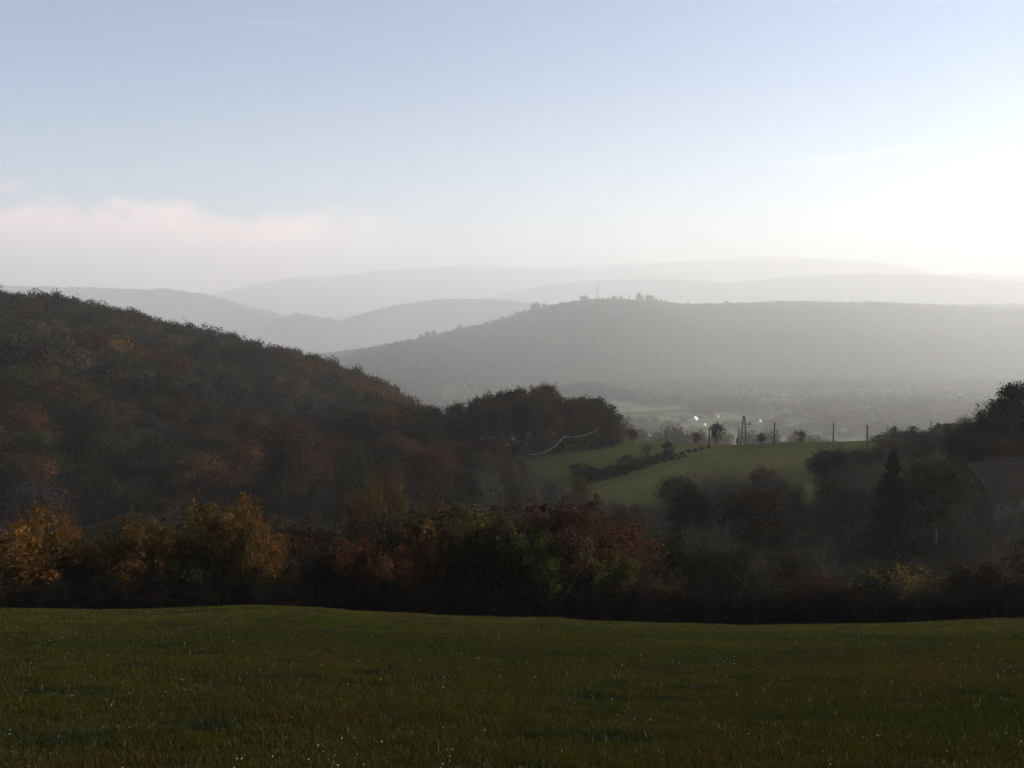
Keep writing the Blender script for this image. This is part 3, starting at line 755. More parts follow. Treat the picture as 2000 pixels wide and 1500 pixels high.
# ------------------------------------------------------------------ copse at the left end of the meadow
COPSE = [(800, 822), (822, 812), (850, 795), (880, 792), (905, 786), (930, 776), (955, 768), (975, 765), (1000, 762), (1022, 757), (1045, 752), (1066, 750), (1085, 768), (1105, 778),
         (1125, 774), (1145, 777), (1163, 776), (1180, 788), (1192, 806)]
for i, (x, y) in enumerate(COPSE):
    for row in range(3):
        d = 318 - 17 * row + RND.uniform(-5, 5)
        yy = y + row * 16 + RND.uniform(-2, 8) * (row > 0)
        if row == 2 and x > 1150: continue
        c = ['brown', 'brown', 'grey', 'brown', 'grey', 'olive', 'brown', 'grey', 'brown', 'rust', 'amber', 'rust', 'brown', 'rust', 'rust', 'brown', 'olive', 'olive', 'olive'][i] if row == 0 else RND.choice(['brown', 'olive', 'darkbrown', 'grey', 'rust'])
        lab = '%s tree of the tall copse left of the meadow, %s' % (PAL[c][1], ['back row on its skyline', 'middle row', 'front row'][row])
        tree_px('tallbroad' if row < 2 else 'broadleaf', 'copse_tree', x + RND.uniform(-7, 7), yy, d, lab, wpx=44 + 8 * RND.random(), cat='tree', group='trees of the copse by the meadow', col=c)
for i, x in enumerate(range(925, 1205, 13)):
    g, d = hit(x, 874 if x > 1030 else 884, 120)
    g = stand(x, max(d, 286)); tree('shrub', 'copse_shrub', g, RND.uniform(2.4, 4.2), 'dark undergrowth shrub at the foot of the copse, %s half' % ('left' if x < 1060 else 'right'), cat='shrub', group='undergrowth of the copse', col=('darkbrown', 'brown', 'grey')[i % 3], wscale=1.6)
for x, y, h, c, lab in [(1216, 868, 52, 'grey', 'thin bare tree standing alone right of the copse'), (1232, 868, 26, 'brown', 'small bush right of the thin tree beside the copse'),
                        (1095, 884, 30, 'grey', 'small dark tree in front of the copse, left on the meadow')]:
    g, d = hit(x, y, 120); tree('baretree' if h > 40 else 'shrub', 'small_tree', g, h * d / F_PX, lab, col=c)
    
# ------------------------------------------------------------------ meadow: hedge line in the gully, round bushes
GUL = [(1128, 934), (1142, 938), (1156, 941), (1170, 936), (1184, 931), (1198, 929), (1212, 925), (1226, 920), (1240, 916), (1253, 913), (1266, 908), (1280, 904), (1293, 900), (1306, 897), (1320, 894), (1332, 890), (1345, 887), (1358, 884), (1370, 881), (1384, 878)]
for i, (x, y) in enumerate(GUL):
    g, d = hit(x, y, 120)
    s = 3.2 if i < 8 else (2.3 if i < 14 else 1.2)
    tree('shrub', 'gully_shrub', g, s * RND.uniform(.8, 1.15), 'low dark shrub in the line crossing the meadow, %s' % ('lower left third' if i < 7 else 'middle third' if i < 14 else 'upper right third by the track'),
         cat='shrub', group='shrubs of the dark line across the meadow', col=('darkbrown', 'blue', 'blackgreen')[i % 3], wscale=1.5)
    if i < 16:
        g2, d2 = hit(x + 6, y + 5, 120)
        tree('shrub', 'gully_shrub', g2, s * 0.8, 'low dark shrub on the near side of the line crossing the meadow', cat='shrub', group='shrubs of the dark line across the meadow', col='blackgreen', wscale=1.5)
for x, y, w, h, c, lab in [(1305, 893, 26, 26, 'blackgreen', 'round dark bush on the meadow beside the dark shrub line'),
                           (1401, 871, 30, 40, 'blackgreen', 'dark upright round tree beside the pole on the meadow crest'),
                           (1488, 868, 26, 20, 'blue', 'low spreading bush right of the A-shaped pole'),
                           (1440, 870, 8, 16, 'brown', 'tiny bush at the left foot of the A-shaped pole'),
                           (1565, 866, 24, 22, 'grey', 'pale grey bush right of the fourth crest pole'),
                           (1362, 866, 26, 18, 'brown', 'brown bush left of the dark tree on the crest'),
                           (1262, 892, 18, 20, 'amber', 'orange bush between the two thin posts'),
                           (1225, 900, 20, 10, 'amber', 'tiny orange patch of scrub on the left meadow')]:
    g, d = hit(x, y, 120)
    p = PROTO['shrub'][0]; H = h * d / F_PX
    tree('shrub', 'meadow_bush', g, H, lab, cat='bush', col=c, wscale=(w * d / F_PX) / (2.6 * H / 2.2))
for i in range(64):
    x = 1668 + (i * 37 % 64) * 3.5; yc = np.interp(x, CRX, CRY); y = yc + RND.uniform(2, 46)
    if y < yc + (1760 - x) * 0.35: continue
    g, d = hit(x, y, 120)
    if not free(g, 1.6): continue
    tree('shrub' if i % 3 else 'baretree', 'slope_scrub', g, RND.uniform(2.2, 4.6), '%s scrub on the brown slope %s' % (('grey', 'brown', 'dull')[i % 3], side_mark(x, 'below', VMARKS)), cat='scrub', group='scrub on the right end of the meadow',
         col=('grey', 'brown', 'darkbrown', 'ochre')[i % 4], wscale=1.5)
# field track climbing to the crest
tp = [(1150, 956), (1200, 943), (1250, 927), (1300, 912), (1350, 897), (1400, 884), (1450, 876), (1520, 872)]
L = []; 
for x, y in tp:
    g, d = hit(x, y + 1, 120); L.append(g)
V = []; Ft = []
P2 = []
for i in range(len(L) - 1):
    for k in range(8): P2.append(L[i].lerp(L[i + 1], k / 8))
P2.append(L[-1])
for i, p in enumerate(P2):
    t = (P2[min(i + 1, len(P2) - 1)] - P2[max(i - 1, 0)]); t.z = 0; t.normalize(); nrm = Vector((-t.y, t.x, 0))
    for s in (-0.5, 0, 0.5):
        q = p + nrm * s * 1.5; V.append((q.x, q.y, ground_at(q.x, q.y) + 0.07))
    if i: 
        b = 3 * i; Ft += [(b - 3, b - 2, b + 1, b), (b - 2, b - 1, b + 2, b + 1)]
o = link('track', make_mesh('track', V, Ft, [M_TRACK])); tag(o, 'faint field track below the dark shrub line', 'track', kind='structure')

# ------------------------------------------------------------------ poles and wires
def utility_pole(px, ybase, ytop, label, r=0.16, arm=0.9, d=None, lean=0.0, group='wooden power poles on the meadow'):
    if d is None: g, d = hit(px, ybase, 120)
    else: g = stand(px, d)
    H = top_z(px, ytop, d) - g.z
    e = empty('utility_pole', g, 0); tag(e, label, 'power pole', group)
    m = MB(); r = r * 1.35; m.tube((0, 0, -0.8), (lean * H, 0, H), r * 1.2, r * 0.8); m.tube((lean * H, 0, H), (lean * H, 0, H + 0.12), r * 0.8, 0.03); m.obj('pole', M_POLE, e)
    if arm:
        c = MB(); c.box((lean * H, -r - 0.05, H - 0.55), (arm * 2, 0.1, 0.12)); c.obj('crossarm', M_POLE, e)
        for s in (-1, 1):
            q = MB(); x = lean * H + s * (arm - 0.12)
            q.tube((x, -r - 0.05, H - 0.49), (x, -r - 0.05, H - 0.3), 0.03); q.tube((x, -r - 0.05, H - 0.3), (x, -r - 0.05, H - 0.12), 0.08, 0.06); q.obj('insulator', M_CERAM, e)
    return e, Vector((g.x + lean * H, g.y - r - 0.05, g.z + H - 0.12))
tops = {}
POLES = [('a', 1291, 864, 832, 'short power pole on the crest, leftmost, right of the copse', .10, .35, None, 0),
         ('b', 1385, 874, 836, 'power pole hard left of the dark upright tree on the crest', .19, .5, None, 0),
         ('c', 1512, 868, 825, 'power pole first right of the A-shaped pole', .19, .5, None, 0),
         ('d', 1551, 868, 840, 'faint thin pole between the two taller poles right of the A-shaped one', .10, 0, 345, 0),
         ('e', 1627, 867, 826, 'power pole second right of the A-shaped pole, standing on bare skyline grass', .16, .5, None, 0),
         ('f', 1694, 876, 830, 'slightly leaning power pole at the right end of the meadow', .18, .5, 268, -0.03),
         ('g', 1731, 859, 832, 'thin pole right of the leaning one', .09, .3, 310, 0),
         ('h', 1816, 851, 822, 'rightmost power pole on the crest before the dark slope', .12, .4, 300, 0),
         ('i', 1252, 896, 862, 'thin post left of the orange bush on the left meadow', .09, 0, None, 0),
         ('j', 1268, 893, 864, 'thin post right of the orange bush on the left meadow', .09, 0, None, 0),
         ('k', 1103, 884, 851, 'pole in front of the copse where the shining cable bends', .10, .3, 262, 0)]
for k, x, yb, yt, lab, r, arm, d, ln in POLES:
    e, t = utility_pole(x, yb, yt, lab, r, arm, d, ln); tops[k] = t
g, d = hit(1452, 871, 120)
H = top_z(1452, 812, d) - g.z; w = 11 * d / F_PX
e = empty('double_pole', g); tag(e, 'tall A-shaped double power pole in the middle of the meadow crest', 'power pole')
for s in (-1, 1):
    m = MB(); m.tube((s * w / 2, 0, -0.8), (s * 0.16, 0, H), 0.24, 0.17); m.obj('leg', M_POLE, e)
m = MB(); m.box((0, -0.24, H - 0.8), (1.7, 0.14, 0.16)); m.obj('crossarm', M_POLE, e)
m = MB(); m.box((0, -0.26, H * 0.45), (w * 0.62, 0.1, 0.14)); m.obj('brace', M_POLE, e)
m = MB(); m.box((1.35, -0.05, H * 0.72), (2.0, 0.7, 0.14)); m.tube((0.5, -.05, H * 0.60), (1.9, -.05, H * .71), .05); m.box((2.0, -.05, H * .75), (.5, .4, .3)); m.obj('switch_platform', M_POLE, e)
for s in (-1, 0, 1):
    q = MB(); q.tube((s * 0.7, -0.24, H - 0.72), (s * 0.7, -0.24, H - 0.4), 0.09, 0.06); q.obj('insulator', M_CERAM, e)
tops['A'] = Vector((g.x, g.y, g.z + H - 0.4))
def cable(name, a, b, sag, r, mat, label, group=None):
    segs = []; N = 18
    pr = None
    for i in range(N + 1):
        t = i / N; p = a.lerp(b, t); p.z -= sag * 4 * t * (1 - t); p = np.array(p)
        if pr is not None: segs.append((pr, p, r, r))
        pr = p
    V, F = tubes(segs, 5); o = link(name, make_mesh(name, V, F, [mat], smooth=True)); tag(o, label, 'cable', group)
seq = 'abAcefgh'
NM = dict(a='leftmost crest pole', b='pole by the dark tree', A='A-shaped pole', c='first pole right of it', e='second pole right of it', f='leaning pole', g='thin pole beside it', h='rightmost crest pole')
for u, v in zip(seq, seq[1:]):
    cable('power_line', tops[u], tops[v], 0.9, 0.012, M_WIRE, 'thin wire from the %s to the %s' % (NM[u], NM[v]), 'wires along the meadow crest')
def P_at(x, y, d):
    a, t = ray_tan(x, y); return Vector((d * math.sin(a), d * math.cos(a), float(t) * d))
cable('shining_cable', P_at(1035, 887, 215), P_at(1102, 852, 262), 1.6, 0.022, M_STEEL, 'sunlit shining overhead cable, left span, rising from the trees to the bend pole', 'shining cable in front of the copse')
cable('shining_cable', P_at(1102, 852, 262), P_at(1171, 835, 290), 1.3, 0.018, M_STEEL, 'sunlit shining overhead cable, right span, from the bend pole into the copse', 'shining cable in front of the copse')

# ------------------------------------------------------------------ houses
def house(name, loc, rz, L, W, Hw, Hr, wallm, roofm, label, group=None, chim=True, cat='house'):
    e = empty(name, loc, rz); tag(e, label, cat, group)
    m = MB(); hl, hw = L / 2, W / 2
    V = [(-hl, -hw, -1.5), (hl, -hw, -1.5), (hl, hw, -1.5), (-hl, hw, -1.5), (-hl, -hw, Hw), (hl, -hw, Hw), (hl, hw, Hw), (-hl, hw, Hw), (-hl, 0, Hw + Hr), (hl, 0, Hw + Hr)]
    m.add(V, [(0, 1, 5, 4), (2, 3, 7, 6), (3, 0, 4, 8, 7), (1, 2, 6, 9, 5), (3, 2, 1, 0)]); m.obj('wall', wallm, e)
    o_ = 0.5; t = 0.22
    k = Hr / hw
    m = MB()
    for s in (-1, 1):
        y1 = s * (hw + o_); z1 = Hw - o_ * k
        a = [(-hl - o_, 0, Hw + Hr + 0.02), (hl + o_, 0, Hw + Hr + 0.02), (hl + o_, y1, z1 + 0.02), (-hl - o_, y1, z1 + 0.02)]
        b = [(x, y, z + t) for x, y, z in a]
        m.add(a + b, [(0, 1, 2, 3), (7, 6, 5, 4), (0, 4, 5, 1), (1, 5, 6, 2), (2, 6, 7, 3), (3, 7, 4, 0)])
    rf = m.obj('roof', roofm, e)
    if chim:
        m = MB(); m.box((L * 0.22, W * 0.12, Hw + Hr + 0.35), (0.7, 0.7, 1.9)); m.box((L * 0.22, W * 0.12, Hw + Hr + 1.34), (0.85, 0.85, 0.12)); m.obj('chimney', wallm, rf)
    n = max(2, int(L / 3.2))
    for i in range(n):
        for s in (-1, 1):
            x = -hl + (i + 0.5) * L / n
            m = MB(); m.box((x, s * (hw + 0.02), Hw * 0.55), (1.1, 0.08, 1.3)); m.obj('window', M_GLASS, e)
    for s in (-1, 1):
        m = MB(); m.box((s * (hl + 0.02), W * 0.18, Hw * 0.55), (0.08, 1.0, 1.3)); m.obj('window', M_GLASS, e)
    m = MB(); m.box((hl * 0.05 + 1.6, -hw - 0.03, 0.9), (1.0, 0.1, 2.1)); m.obj('door', M_POLE, e)
    return e
# the gabled house half hidden at the right: ridge apex at pixel (1890, 911)
d_h = 138.0
apex = top_z(1890, 909, d_h)
g = stand(1890, d_h)
ang = R(31)
hgt = apex - g.z
Lh = 15.6
cxy = Vector((g.x, g.y, g.z)) + Vector((math.cos(ang) * Lh / 2, math.sin(ang) * Lh / 2, 0))
house('gabled_house', (cxy.x, cxy.y, apex - 7.4), ang, Lh, 8.4, 3.6, 3.8, M_WALLG, M_ROOFD, 'grey gabled house half hidden behind trees at the right', chim=False)

VH = [ # px, y, length, roof, rz, label
 (1357, 818, 15, 'P', -60, 'village barn with the largest shining pale roof'),
 (1369, 828, 8, 'R', 20, 'small house just below the barn with the shining roof'),
 (1383, 812, 12, 'R', 40, 'dark steep-roofed house right of the shining barn'),
 (1402, 813, 7, 'P', -55, 'small shed with a bright roof above right of the village centre'),
 (1376, 829, 6, 'P', -50, 'little bright-roofed shed at the foot of the shining barn'),
 (1391, 832, 7, 'P', -65, 'bright-roofed shed between barn and A-shaped pole, upper'),
 (1411, 836, 6, 'P', -58, 'little bright-roofed shed nearest the dark tree on the crest'),
 (1437, 832, 9, 'P', -70, 'low pale-roofed building just left of the A-shaped pole'),
 (1425, 828, 10, 'R', 10, 'red-roofed house left of the A-shaped pole'),
 (1335, 830, 10, 'R', 15, 'red-roofed house left of the shining barn'),
 (1507, 800, 7, 'P', -60, 'pale-roofed house alone at the far side of the village'),
 (1545, 805, 9, 'P', -75, 'white-walled house at the far side right of the poles'),
 (1556, 806, 8, 'R', 20, 'red-roofed house beside the far white-walled one'),
 (1600, 822, 10, 'R', 30, 'red-roofed house between the second and third crest poles'),
 (1655, 836, 11, 'R', 5, 'red-roofed house left of the leaning pole'),
 (1748, 839, 16, 'D', 8, 'long low house roof right of the thin pole'),
 (1762, 843, 9, 'P', -62, 'white-gabled house on the right below the long roof'),
 (1838, 816, 8, 'P', -60, 'bright-roofed house far right above the rightmost pole'),
 (1857, 814, 8, 'R', 25, 'house right of the bright-roofed one at far right'),
 (1885, 812, 8, 'P', -55, 'small bright-roofed house beside the dark slope at the right'),
 (1700, 828, 10, 'R', 35, 'red-roofed house behind the leaning pole'),
 (1795, 826, 7, 'P', -60, 'pale-roofed house beside the rightmost crest pole, left of it'),
 (1772, 814, 7, 'R', 20, 'red-roofed house above the long low roof'),
 (1817, 808, 7, 'P', -60, 'small pale-roofed house high above the rightmost pole'),
 (1650, 814, 7, 'P', -57, 'small pale-roofed house above the second pole right of the A-shaped one'),
 (1582, 798, 7, 'R', 35, 'red-roofed house at the far side, right of the white-walled one'),
 (1682, 820, 8, 'D', 15, 'dark-roofed house left above the leaning pole'),
 (1722, 824, 7, 'P', -53, 'small pale-roofed house above the thin pole by the leaning one'),
 (1484, 822, 8, 'P', -60, 'pale-roofed house above the spreading crest bush'),
 (1470, 836, 9, 'D', 12, 'dark-roofed house just right of the A-shaped pole')]
vused = []
for x, y, Lx, rf, rz, lab in VH:
    g, d = hit(x, y + 3, 1200); 
    Lx = Lx * 1.35
    if rf == 'P': rz = -115 + (rz % 13) - 6
    house('village_house', g, R(rz), Lx, Lx * 0.68, 3.0, Lx * (0.34 if rf == 'P' else 0.24), M_WALL, {'P': M_ROOFP, 'R': M_ROOFR, 'D': M_ROOFD}[rf], lab, 'houses of the hazy village', chim=rf != 'P')
    vused.append((g.x, g.y))

# ------------------------------------------------------------------ village trees
rs = np.random.RandomState(4)
vc = 0; tr_ = 0
vt = []
while vc < 275 and tr_ < 12000:
    tr_ += 1
    x = rs.uniform(1190, 1960); d = rs.uniform(700, 1050) if vc < 135 else rs.uniform(1900, 3400)
    a = math.atan((x - CX) / F_PX)
    wx, wy = d * math.sin(a), d * math.cos(a)
    z = float(terrain(a, d)[0]); y = HZ - F_PX * z / d * math.cos(a)
    if 1195 < x < 1330 and 788 < y < 822: continue
    if 1395 < x < 1490 and 798 < y < 816 : continue
    if fbm(np.array([wx / 120.0]), np.array([wy / 120.0]), 2)[0] < -0.12 + (0.10 if x < 1500 else 0.0) and d > 1100: continue
    if any((wx - p) ** 2 + (wy - q) ** 2 < 900 for p, q in vused): continue
    if any((wx - p) ** 2 + (wy - q) ** 2 < 22 for p, q in vt): continue
    # do not hide the houses
    if any(abs(x - h[0]) < 14 and y > h[1] and y - 1732 * 24 / d < h[1] for h in VH): continue
    HV = rs.uniform(13, 27)
    if d < 1100:
        HV = -(rs.uniform(826, 862) - HZ) / F_PX / math.cos(a) * d - z
        if HV < 4: continue
        HV = min(HV, 30)
    vt.append((wx, wy))
    c = str(rs.choice(['brown', 'olive', 'rust', 'ochre', 'grey', 'green'], p=[.25, .2, .15, .12, .18, .1]))
    sp = rs.rand() < 0.12
    side = 'left part' if x < 1450 else ('middle part' if x < 1700 else 'right part')
    nr = 'just behind crest' if d < 1100 else ('near side' if d < 2500 else 'far side')
    if sp: tree('spruce_far', 'conifer', (wx, wy, z), HV * 1.15, 'dark conifer above the %s, %s' % (near_mark(x, VMARKS), nr), group='conifers in the village valley', col='green', parts=False)
    else: tree('fartree', 'village_tree', (wx, wy, z), HV, 'hazy %s tree above the %s, %s' % (PAL[c][1], near_mark(x, VMARKS), nr), group='broadleaf trees in the village valley', col=c, parts=False, wscale=0.75 if d < 1100 else 1.2)
    vc += 1

# ------------------------------------------------------------------ woods as individuals and as one mass
def merged(name, kind, pts, Hs, cols, label, cat='wood'):
    """many trees as one stuff object"""
    Vs = []; Fs = []; Cs = []; Ms = []; base = 0
    cache = []
    for p in PROTO[kind]:
        me = p['one']; v = np.empty(len(me.vertices) * 3, np.float32); me.vertices.foreach_get('co', v)
        f = np.empty(len(me.loops), np.int32); me.loops.foreach_get('vertex_index', f)
        c = np.empty(len(me.vertices) * 4, np.float32); me.color_attributes['col'].data.foreach_get('color', c)
        m = np.empty(len(me.polygons), np.int32); me.polygons.foreach_get('material_index', m)
        cache.append((v.reshape(-1, 3), f.reshape(-1, 4), c.reshape(-1, 4)[:, :3], m, p['H']))
    r = np.random.RandomState(len(pts))
    for i, p in enumerate(pts):
        v, f, c, m, H0 = cache[r.randint(len(cache))]
        s = Hs[i] / H0; th = r.uniform(0, 6.283); ca, sa = math.cos(th), math.sin(th)
        w = s * r.uniform(.85, 1.2)
        q = np.empty_like(v); q[:, 0] = (v[:, 0] * ca - v[:, 1] * sa) * w + p[0]; q[:, 1] = (v[:, 0] * sa + v[:, 1] * ca) * w + p[1]; q[:, 2] = v[:, 2] * s + p[2]
        Vs.append(q); Fs.append(f + base); Cs.append(c * np.asarray(cols[i])); Ms.append(m); base += len(v)
    me = make_mesh(name, np.concatenate(Vs), np.concatenate(Fs), [M_LEAF, M_BARK], np.concatenate(Cs), np.concatenate(Ms))
    o = link(name, me); tag(o, label, cat, kind='stuff'); return o

# near left hill: jittered planting at about 7.5 m
rs = np.random.RandomState(11)
cells = []
for gx in np.arange(-480, 60, 8.6):
    for gy in np.arange(170, 640, 8.6):
        cells.append((gx + rs.uniform(-2.9, 2.9), gy + rs.uniform(-2.9, 2.9)))
cells = np.array(cells); aa = np.arctan2(cells[:, 0], cells[:, 1]); dd = np.hypot(cells[:, 0], cells[:, 1])
px = CX + F_PX * np.tan(aa)
near_lim = np.interp(px, [-300, 700, 800, 900, 1000], [238, 238, 238, 262, 262])
far_lim = np.interp(px, [-300, 760, 800, 870, 1000], [640, 640, 560, 300, 262])
ok = (dd > near_lim) & (dd < far_lim) & (px > -160) & (px < 1000)
cells = cells[ok]; aa = aa[ok]; dd = dd[ok]; px = px[ok]
zz = terrain(aa, dd)
# palette by large patches, as stands of one kind
pn = fbm(cells[:, 0] / 55.0, cells[:, 1] / 55.0, 3) + rs.normal(0, 0.12, len(cells))
pn2 = fbm(cells[:, 0] / 35.0 + 40, cells[:, 1] / 35.0, 2) + rs.normal(0, 0.05, len(cells))
keyc = np.where(pn > 0.13, 'rust', np.where(pn > 0.04, 'brown', np.where(pn > -0.06, 'olive', np.where(pn > -0.15, 'green', 'grey'))))
keyc = np.where((pn2 > 0.25), 'ochre', keyc); keyc = np.where((pn2 > 0.3) & (pn > 0), 'amber', keyc); keyc = np.where(pn2 < -0.22, 'blue', keyc)
# what the camera can see of each crown: march toward the eye
vis = np.ones(len(cells), bool)
for t in np.linspace(0.35, 0.97, 26):
    zr = (zz + 10) * t; vis &= terrain(aa, dd * t) < zr + 2
Hs = rs.choice([7.5, 9.5, 11, 12.5, 14], len(cells)) * rs.uniform(.9, 1.1, len(cells)) * np.interp(pn2, [-.3, .3], [.9, 1.1])
order = np.argsort(dd); order = [i for i in order if vis[i]]
ind = order[:230]; rest = order[230:]
for i in ind:
    c = str(keyc[i])
    side = 'far left' if px[i] < 200 else ('left' if px[i] < 420 else ('centre-left' if px[i] < 640 else 'right foot'))
    tree('hilltree', 'hillside_tree', (cells[i, 0], cells[i, 1], zz[i]), Hs[i], '%s hill tree, %s row, %s' % (PAL[c][1], 'lowest' if dd[i] < 252 else ('second' if dd[i] < 268 else ('third' if dd[i] < 290 else 'upper')), side_mark(px[i], 'above')),
         cat='tree', group='lower trees of the left hillside wood', col=c, parts=False, jit=0.45)
cols = [tuple(np.array(PAL[str(keyc[i])][0]) * rs.uniform(.6, 1.6) * DARK) for i in rest]
nr = [k for k, i in enumerate(rest) if dd[i] < 420]; fr = [k for k, i in enumerate(rest) if dd[i] >= 420]
sel = nr[:400]
merged('forest', 'fartree', [(*cells[rest[k]], zz[rest[k]]) for k in range(len(rest))], [Hs[rest[k]] for k in range(len(rest))], cols,
       'dense autumn wood covering the upper left hillside', 'forest')
print('left hill trees', len(ind), len(rest))

# (the village valley's countless farther trees are planted below, as one mass)
# low-poly crowns for the big hazy hill
def blob_proto(seed):
    r = np.random.RandomState(seed); segs, tips = skeleton(r, 11, 10, base=0.12, nb=10, nsub=2, twig=0, up=0.4)
    V, F, C = crown(r, tips, 46, 1.5, spread=1.1, clump=.4)
    return V, F, C
def merged_blobs(name, pts, Hs, cols, label):
    pr = [blob_proto(s) for s in range(5)]; r = np.random.RandomState(3)
    N = len(pts); idx = r.randint(5, size=N); Vs = []; Fs = []; Cs = []; base = 0
    pts = np.asarray(pts); Hs = np.asarray(Hs); cols = np.asarray(cols)
    for k in range(5):
        s = np.nonzero(idx == k)[0]; V, F, C = pr[k]; n = len(s)
        th = r.uniform(0, 6.283, n); ca = np.cos(th)[:, None]; sa = np.sin(th)[:, None]; sc = (Hs[s] / 11)[:, None]
        q = np.stack([(V[None, :, 0] * ca - V[None, :, 1] * sa) * sc + pts[s, 0:1], (V[None, :, 0] * sa + V[None, :, 1] * ca) * sc + pts[s, 1:2], V[None, :, 2] * sc + pts[s, 2:3]], -1)
        Vs.append(q.reshape(-1, 3)); Fs.append((F[None] + (np.arange(n) * len(V))[:, None, None]).reshape(-1, 4) + base)
        Cs.append((C[None] * cols[s][:, None]).reshape(-1, 3)); base += n * len(V)
    o = link(name, make_mesh(name, np.concatenate(Vs), np.concatenate(Fs), [M_LEAF], np.concatenate(Cs))); tag(o, label, 'forest', kind='stuff')
rs = np.random.RandomState(31)
G = np.stack(np.meshgrid(np.arange(-2000, 6700, 25), np.arange(2700, 10400, 25), indexing='ij'), -1).reshape(-1, 2)
G = G + rs.uniform(-11, 11, G.shape)
ga = np.arctan2(G[:, 0], G[:, 1]); gd = np.hypot(G[:, 0], G[:, 1]); gx = CX + F_PX * np.tan(ga)
ok = (gd > .52 * d_4(ga)) & (rs.rand(len(gd)) < (25 / np.maximum(25, .0040 * gd)) ** 2) & (gd < d_4(ga) + 40) & (gx > 560) & (gx < 2140)
G = G[ok]; ga = ga[ok]; gd = gd[ok]; gx = gx[ok]; gz = terrain(ga, gd)
gy = HZ - F_PX * gz / gd * np.cos(ga)
pn = fbm(G[:, 0] / 400.0, G[:, 1] / 400.0, 4) + rs.normal(0, .05, len(G))
kc = np.where(pn > 0.1, 0, np.where(pn > 0.0, 1, np.where(pn > -.1, 2, 3)))
pc = np.array([PAL['brown'][0], (.05, .045, .022), (.034, .042, .022), PAL['blue'][0]])[kc] * rs.uniform(.4, 1.8, (len(G), 1)) * .75
ridge = np.abs(gd - d_4(ga)) < 25
merged_blobs('forest', np.c_[G, gz], rs.uniform(.0032, .0055, len(G)) * gd, pc, 'hazy wood covering the broad hill below the mast')
print('mid hill trees', len(G))
# the small dark wood at the foot of the hill
FW = []
for gx_ in np.arange(1080, 1300, 5):
    for dd_ in np.arange(2880, 3200, 16): FW.append((gx_ + rs.uniform(-3, 3), dd_ + rs.uniform(-3, 3)))
P = []; Hh = []
for x, d in FW:
    g = stand(x, d); yt = np.interp(x, [1075, 1095, 1130, 1170, 1220, 1260, 1300], [764, 753, 751, 754, 766, 777, 787])
    H = top_z(x, yt + rs.uniform(0, 9), d) - g.z
    if H > 4: P.append(tuple(g)); Hh.append(min(H, 24))
merged('forest', 'fartree', P, Hh, [tuple(np.array(PAL['blue'][0]) * rs.uniform(.8, 1.3)) for _ in P], 'small dark wood at the foot of the hazy hill behind the copse', 'forest')
P = []; Hh = []; Cc = []
for k in range(30000):
    x = rs.uniform(640, 2060); d = rs.uniform(1950, 5900) if rs.rand() < .5 else rs.uniform(1950, 3300)
    a = math.atan((x - CX) / F_PX); wx, wy = d * math.sin(a), d * math.cos(a)
    z = float(terrain(a, d)[0]); y = HZ - F_PX * z / d * math.cos(a)
    if 1190 < x < 1335 and 788 < y < 826: continue
    if 1395 < x < 1500 and 798 < y < 820: continue
    if d > .54 * float(d_4(np.array([a]))[0]): continue
    if d < 3700 and x > 1190 - (d - 2000) * 0.05 and fbm(np.array([wx / 130.0]), np.array([wy / 110.0]), 2)[0] < (-0.02 if x < 1550 else -0.16): continue
    if any(abs(x - h[0]) < 13 and y > h[1] - 1 and y - 1732 * 20 / d < h[1] for h in VH): continue
    P.append((wx, wy, z)); Hh.append(rs.uniform(9, 19))
    Cc.append(np.array(PAL[str(rs.choice(['brown', 'olive', 'rust', 'grey', 'ochre', 'blue']))][0]) * rs.uniform(.7, 1.3) * 0.9)
    if len(P) >= 11000: break
merged_blobs('forest', P, Hh, Cc, 'hazy groves between the houses of the village valley')
# skyline trees by the mast
SKY = [(1040, 601, 14), (1048, 600, 16), (1062, 598, 12), (1095, 593, 9), (1118, 589, 9), (1136, 581, 15), (1142, 583, 13), (1176, 585, 8), (1186, 583, 10), (1197, 581, 13), (1210, 583, 11), (1218, 587, 9),
       (1226, 582, 15, 's'), (1244, 582, 17), (1248, 584, 14), (1262, 586, 17), (1268, 586, 15), (1278, 587, 12), (1286, 590, 11), (1296, 592, 10), (1312, 594, 9), (980, 618, 9), (1010, 611, 11), (1024, 606, 10), (900, 640, 12), (850, 650, 13), (838, 654, 14), (825, 657, 12), (1340, 594, 10), (1380, 593, 9), (1412, 591, 11)]
for i, s in enumerate(SKY):
    a0 = float(ray_tan(s[0], s[1])[0]); d = float(d_4(np.array([a0]))[0]); g = stand(s[0], d)
    H = max(top_z(s[0], s[1], d) - g.z, s[2] * d / 1450)
    side = 'left of the mast' if s[0] < 1165 else 'right of the mast'
    tree('spruce_far' if len(s) > 3 else 'fartree', 'skyline_tree', g, H * 1.05, 'hazy tree standing up from the hill skyline %s' % side if len(s) == 3 else 'narrow dark conifer on the hill skyline right of the mast',
         group='trees on the hill skyline ' + side, col='grey', parts=False, wscale=0.8)
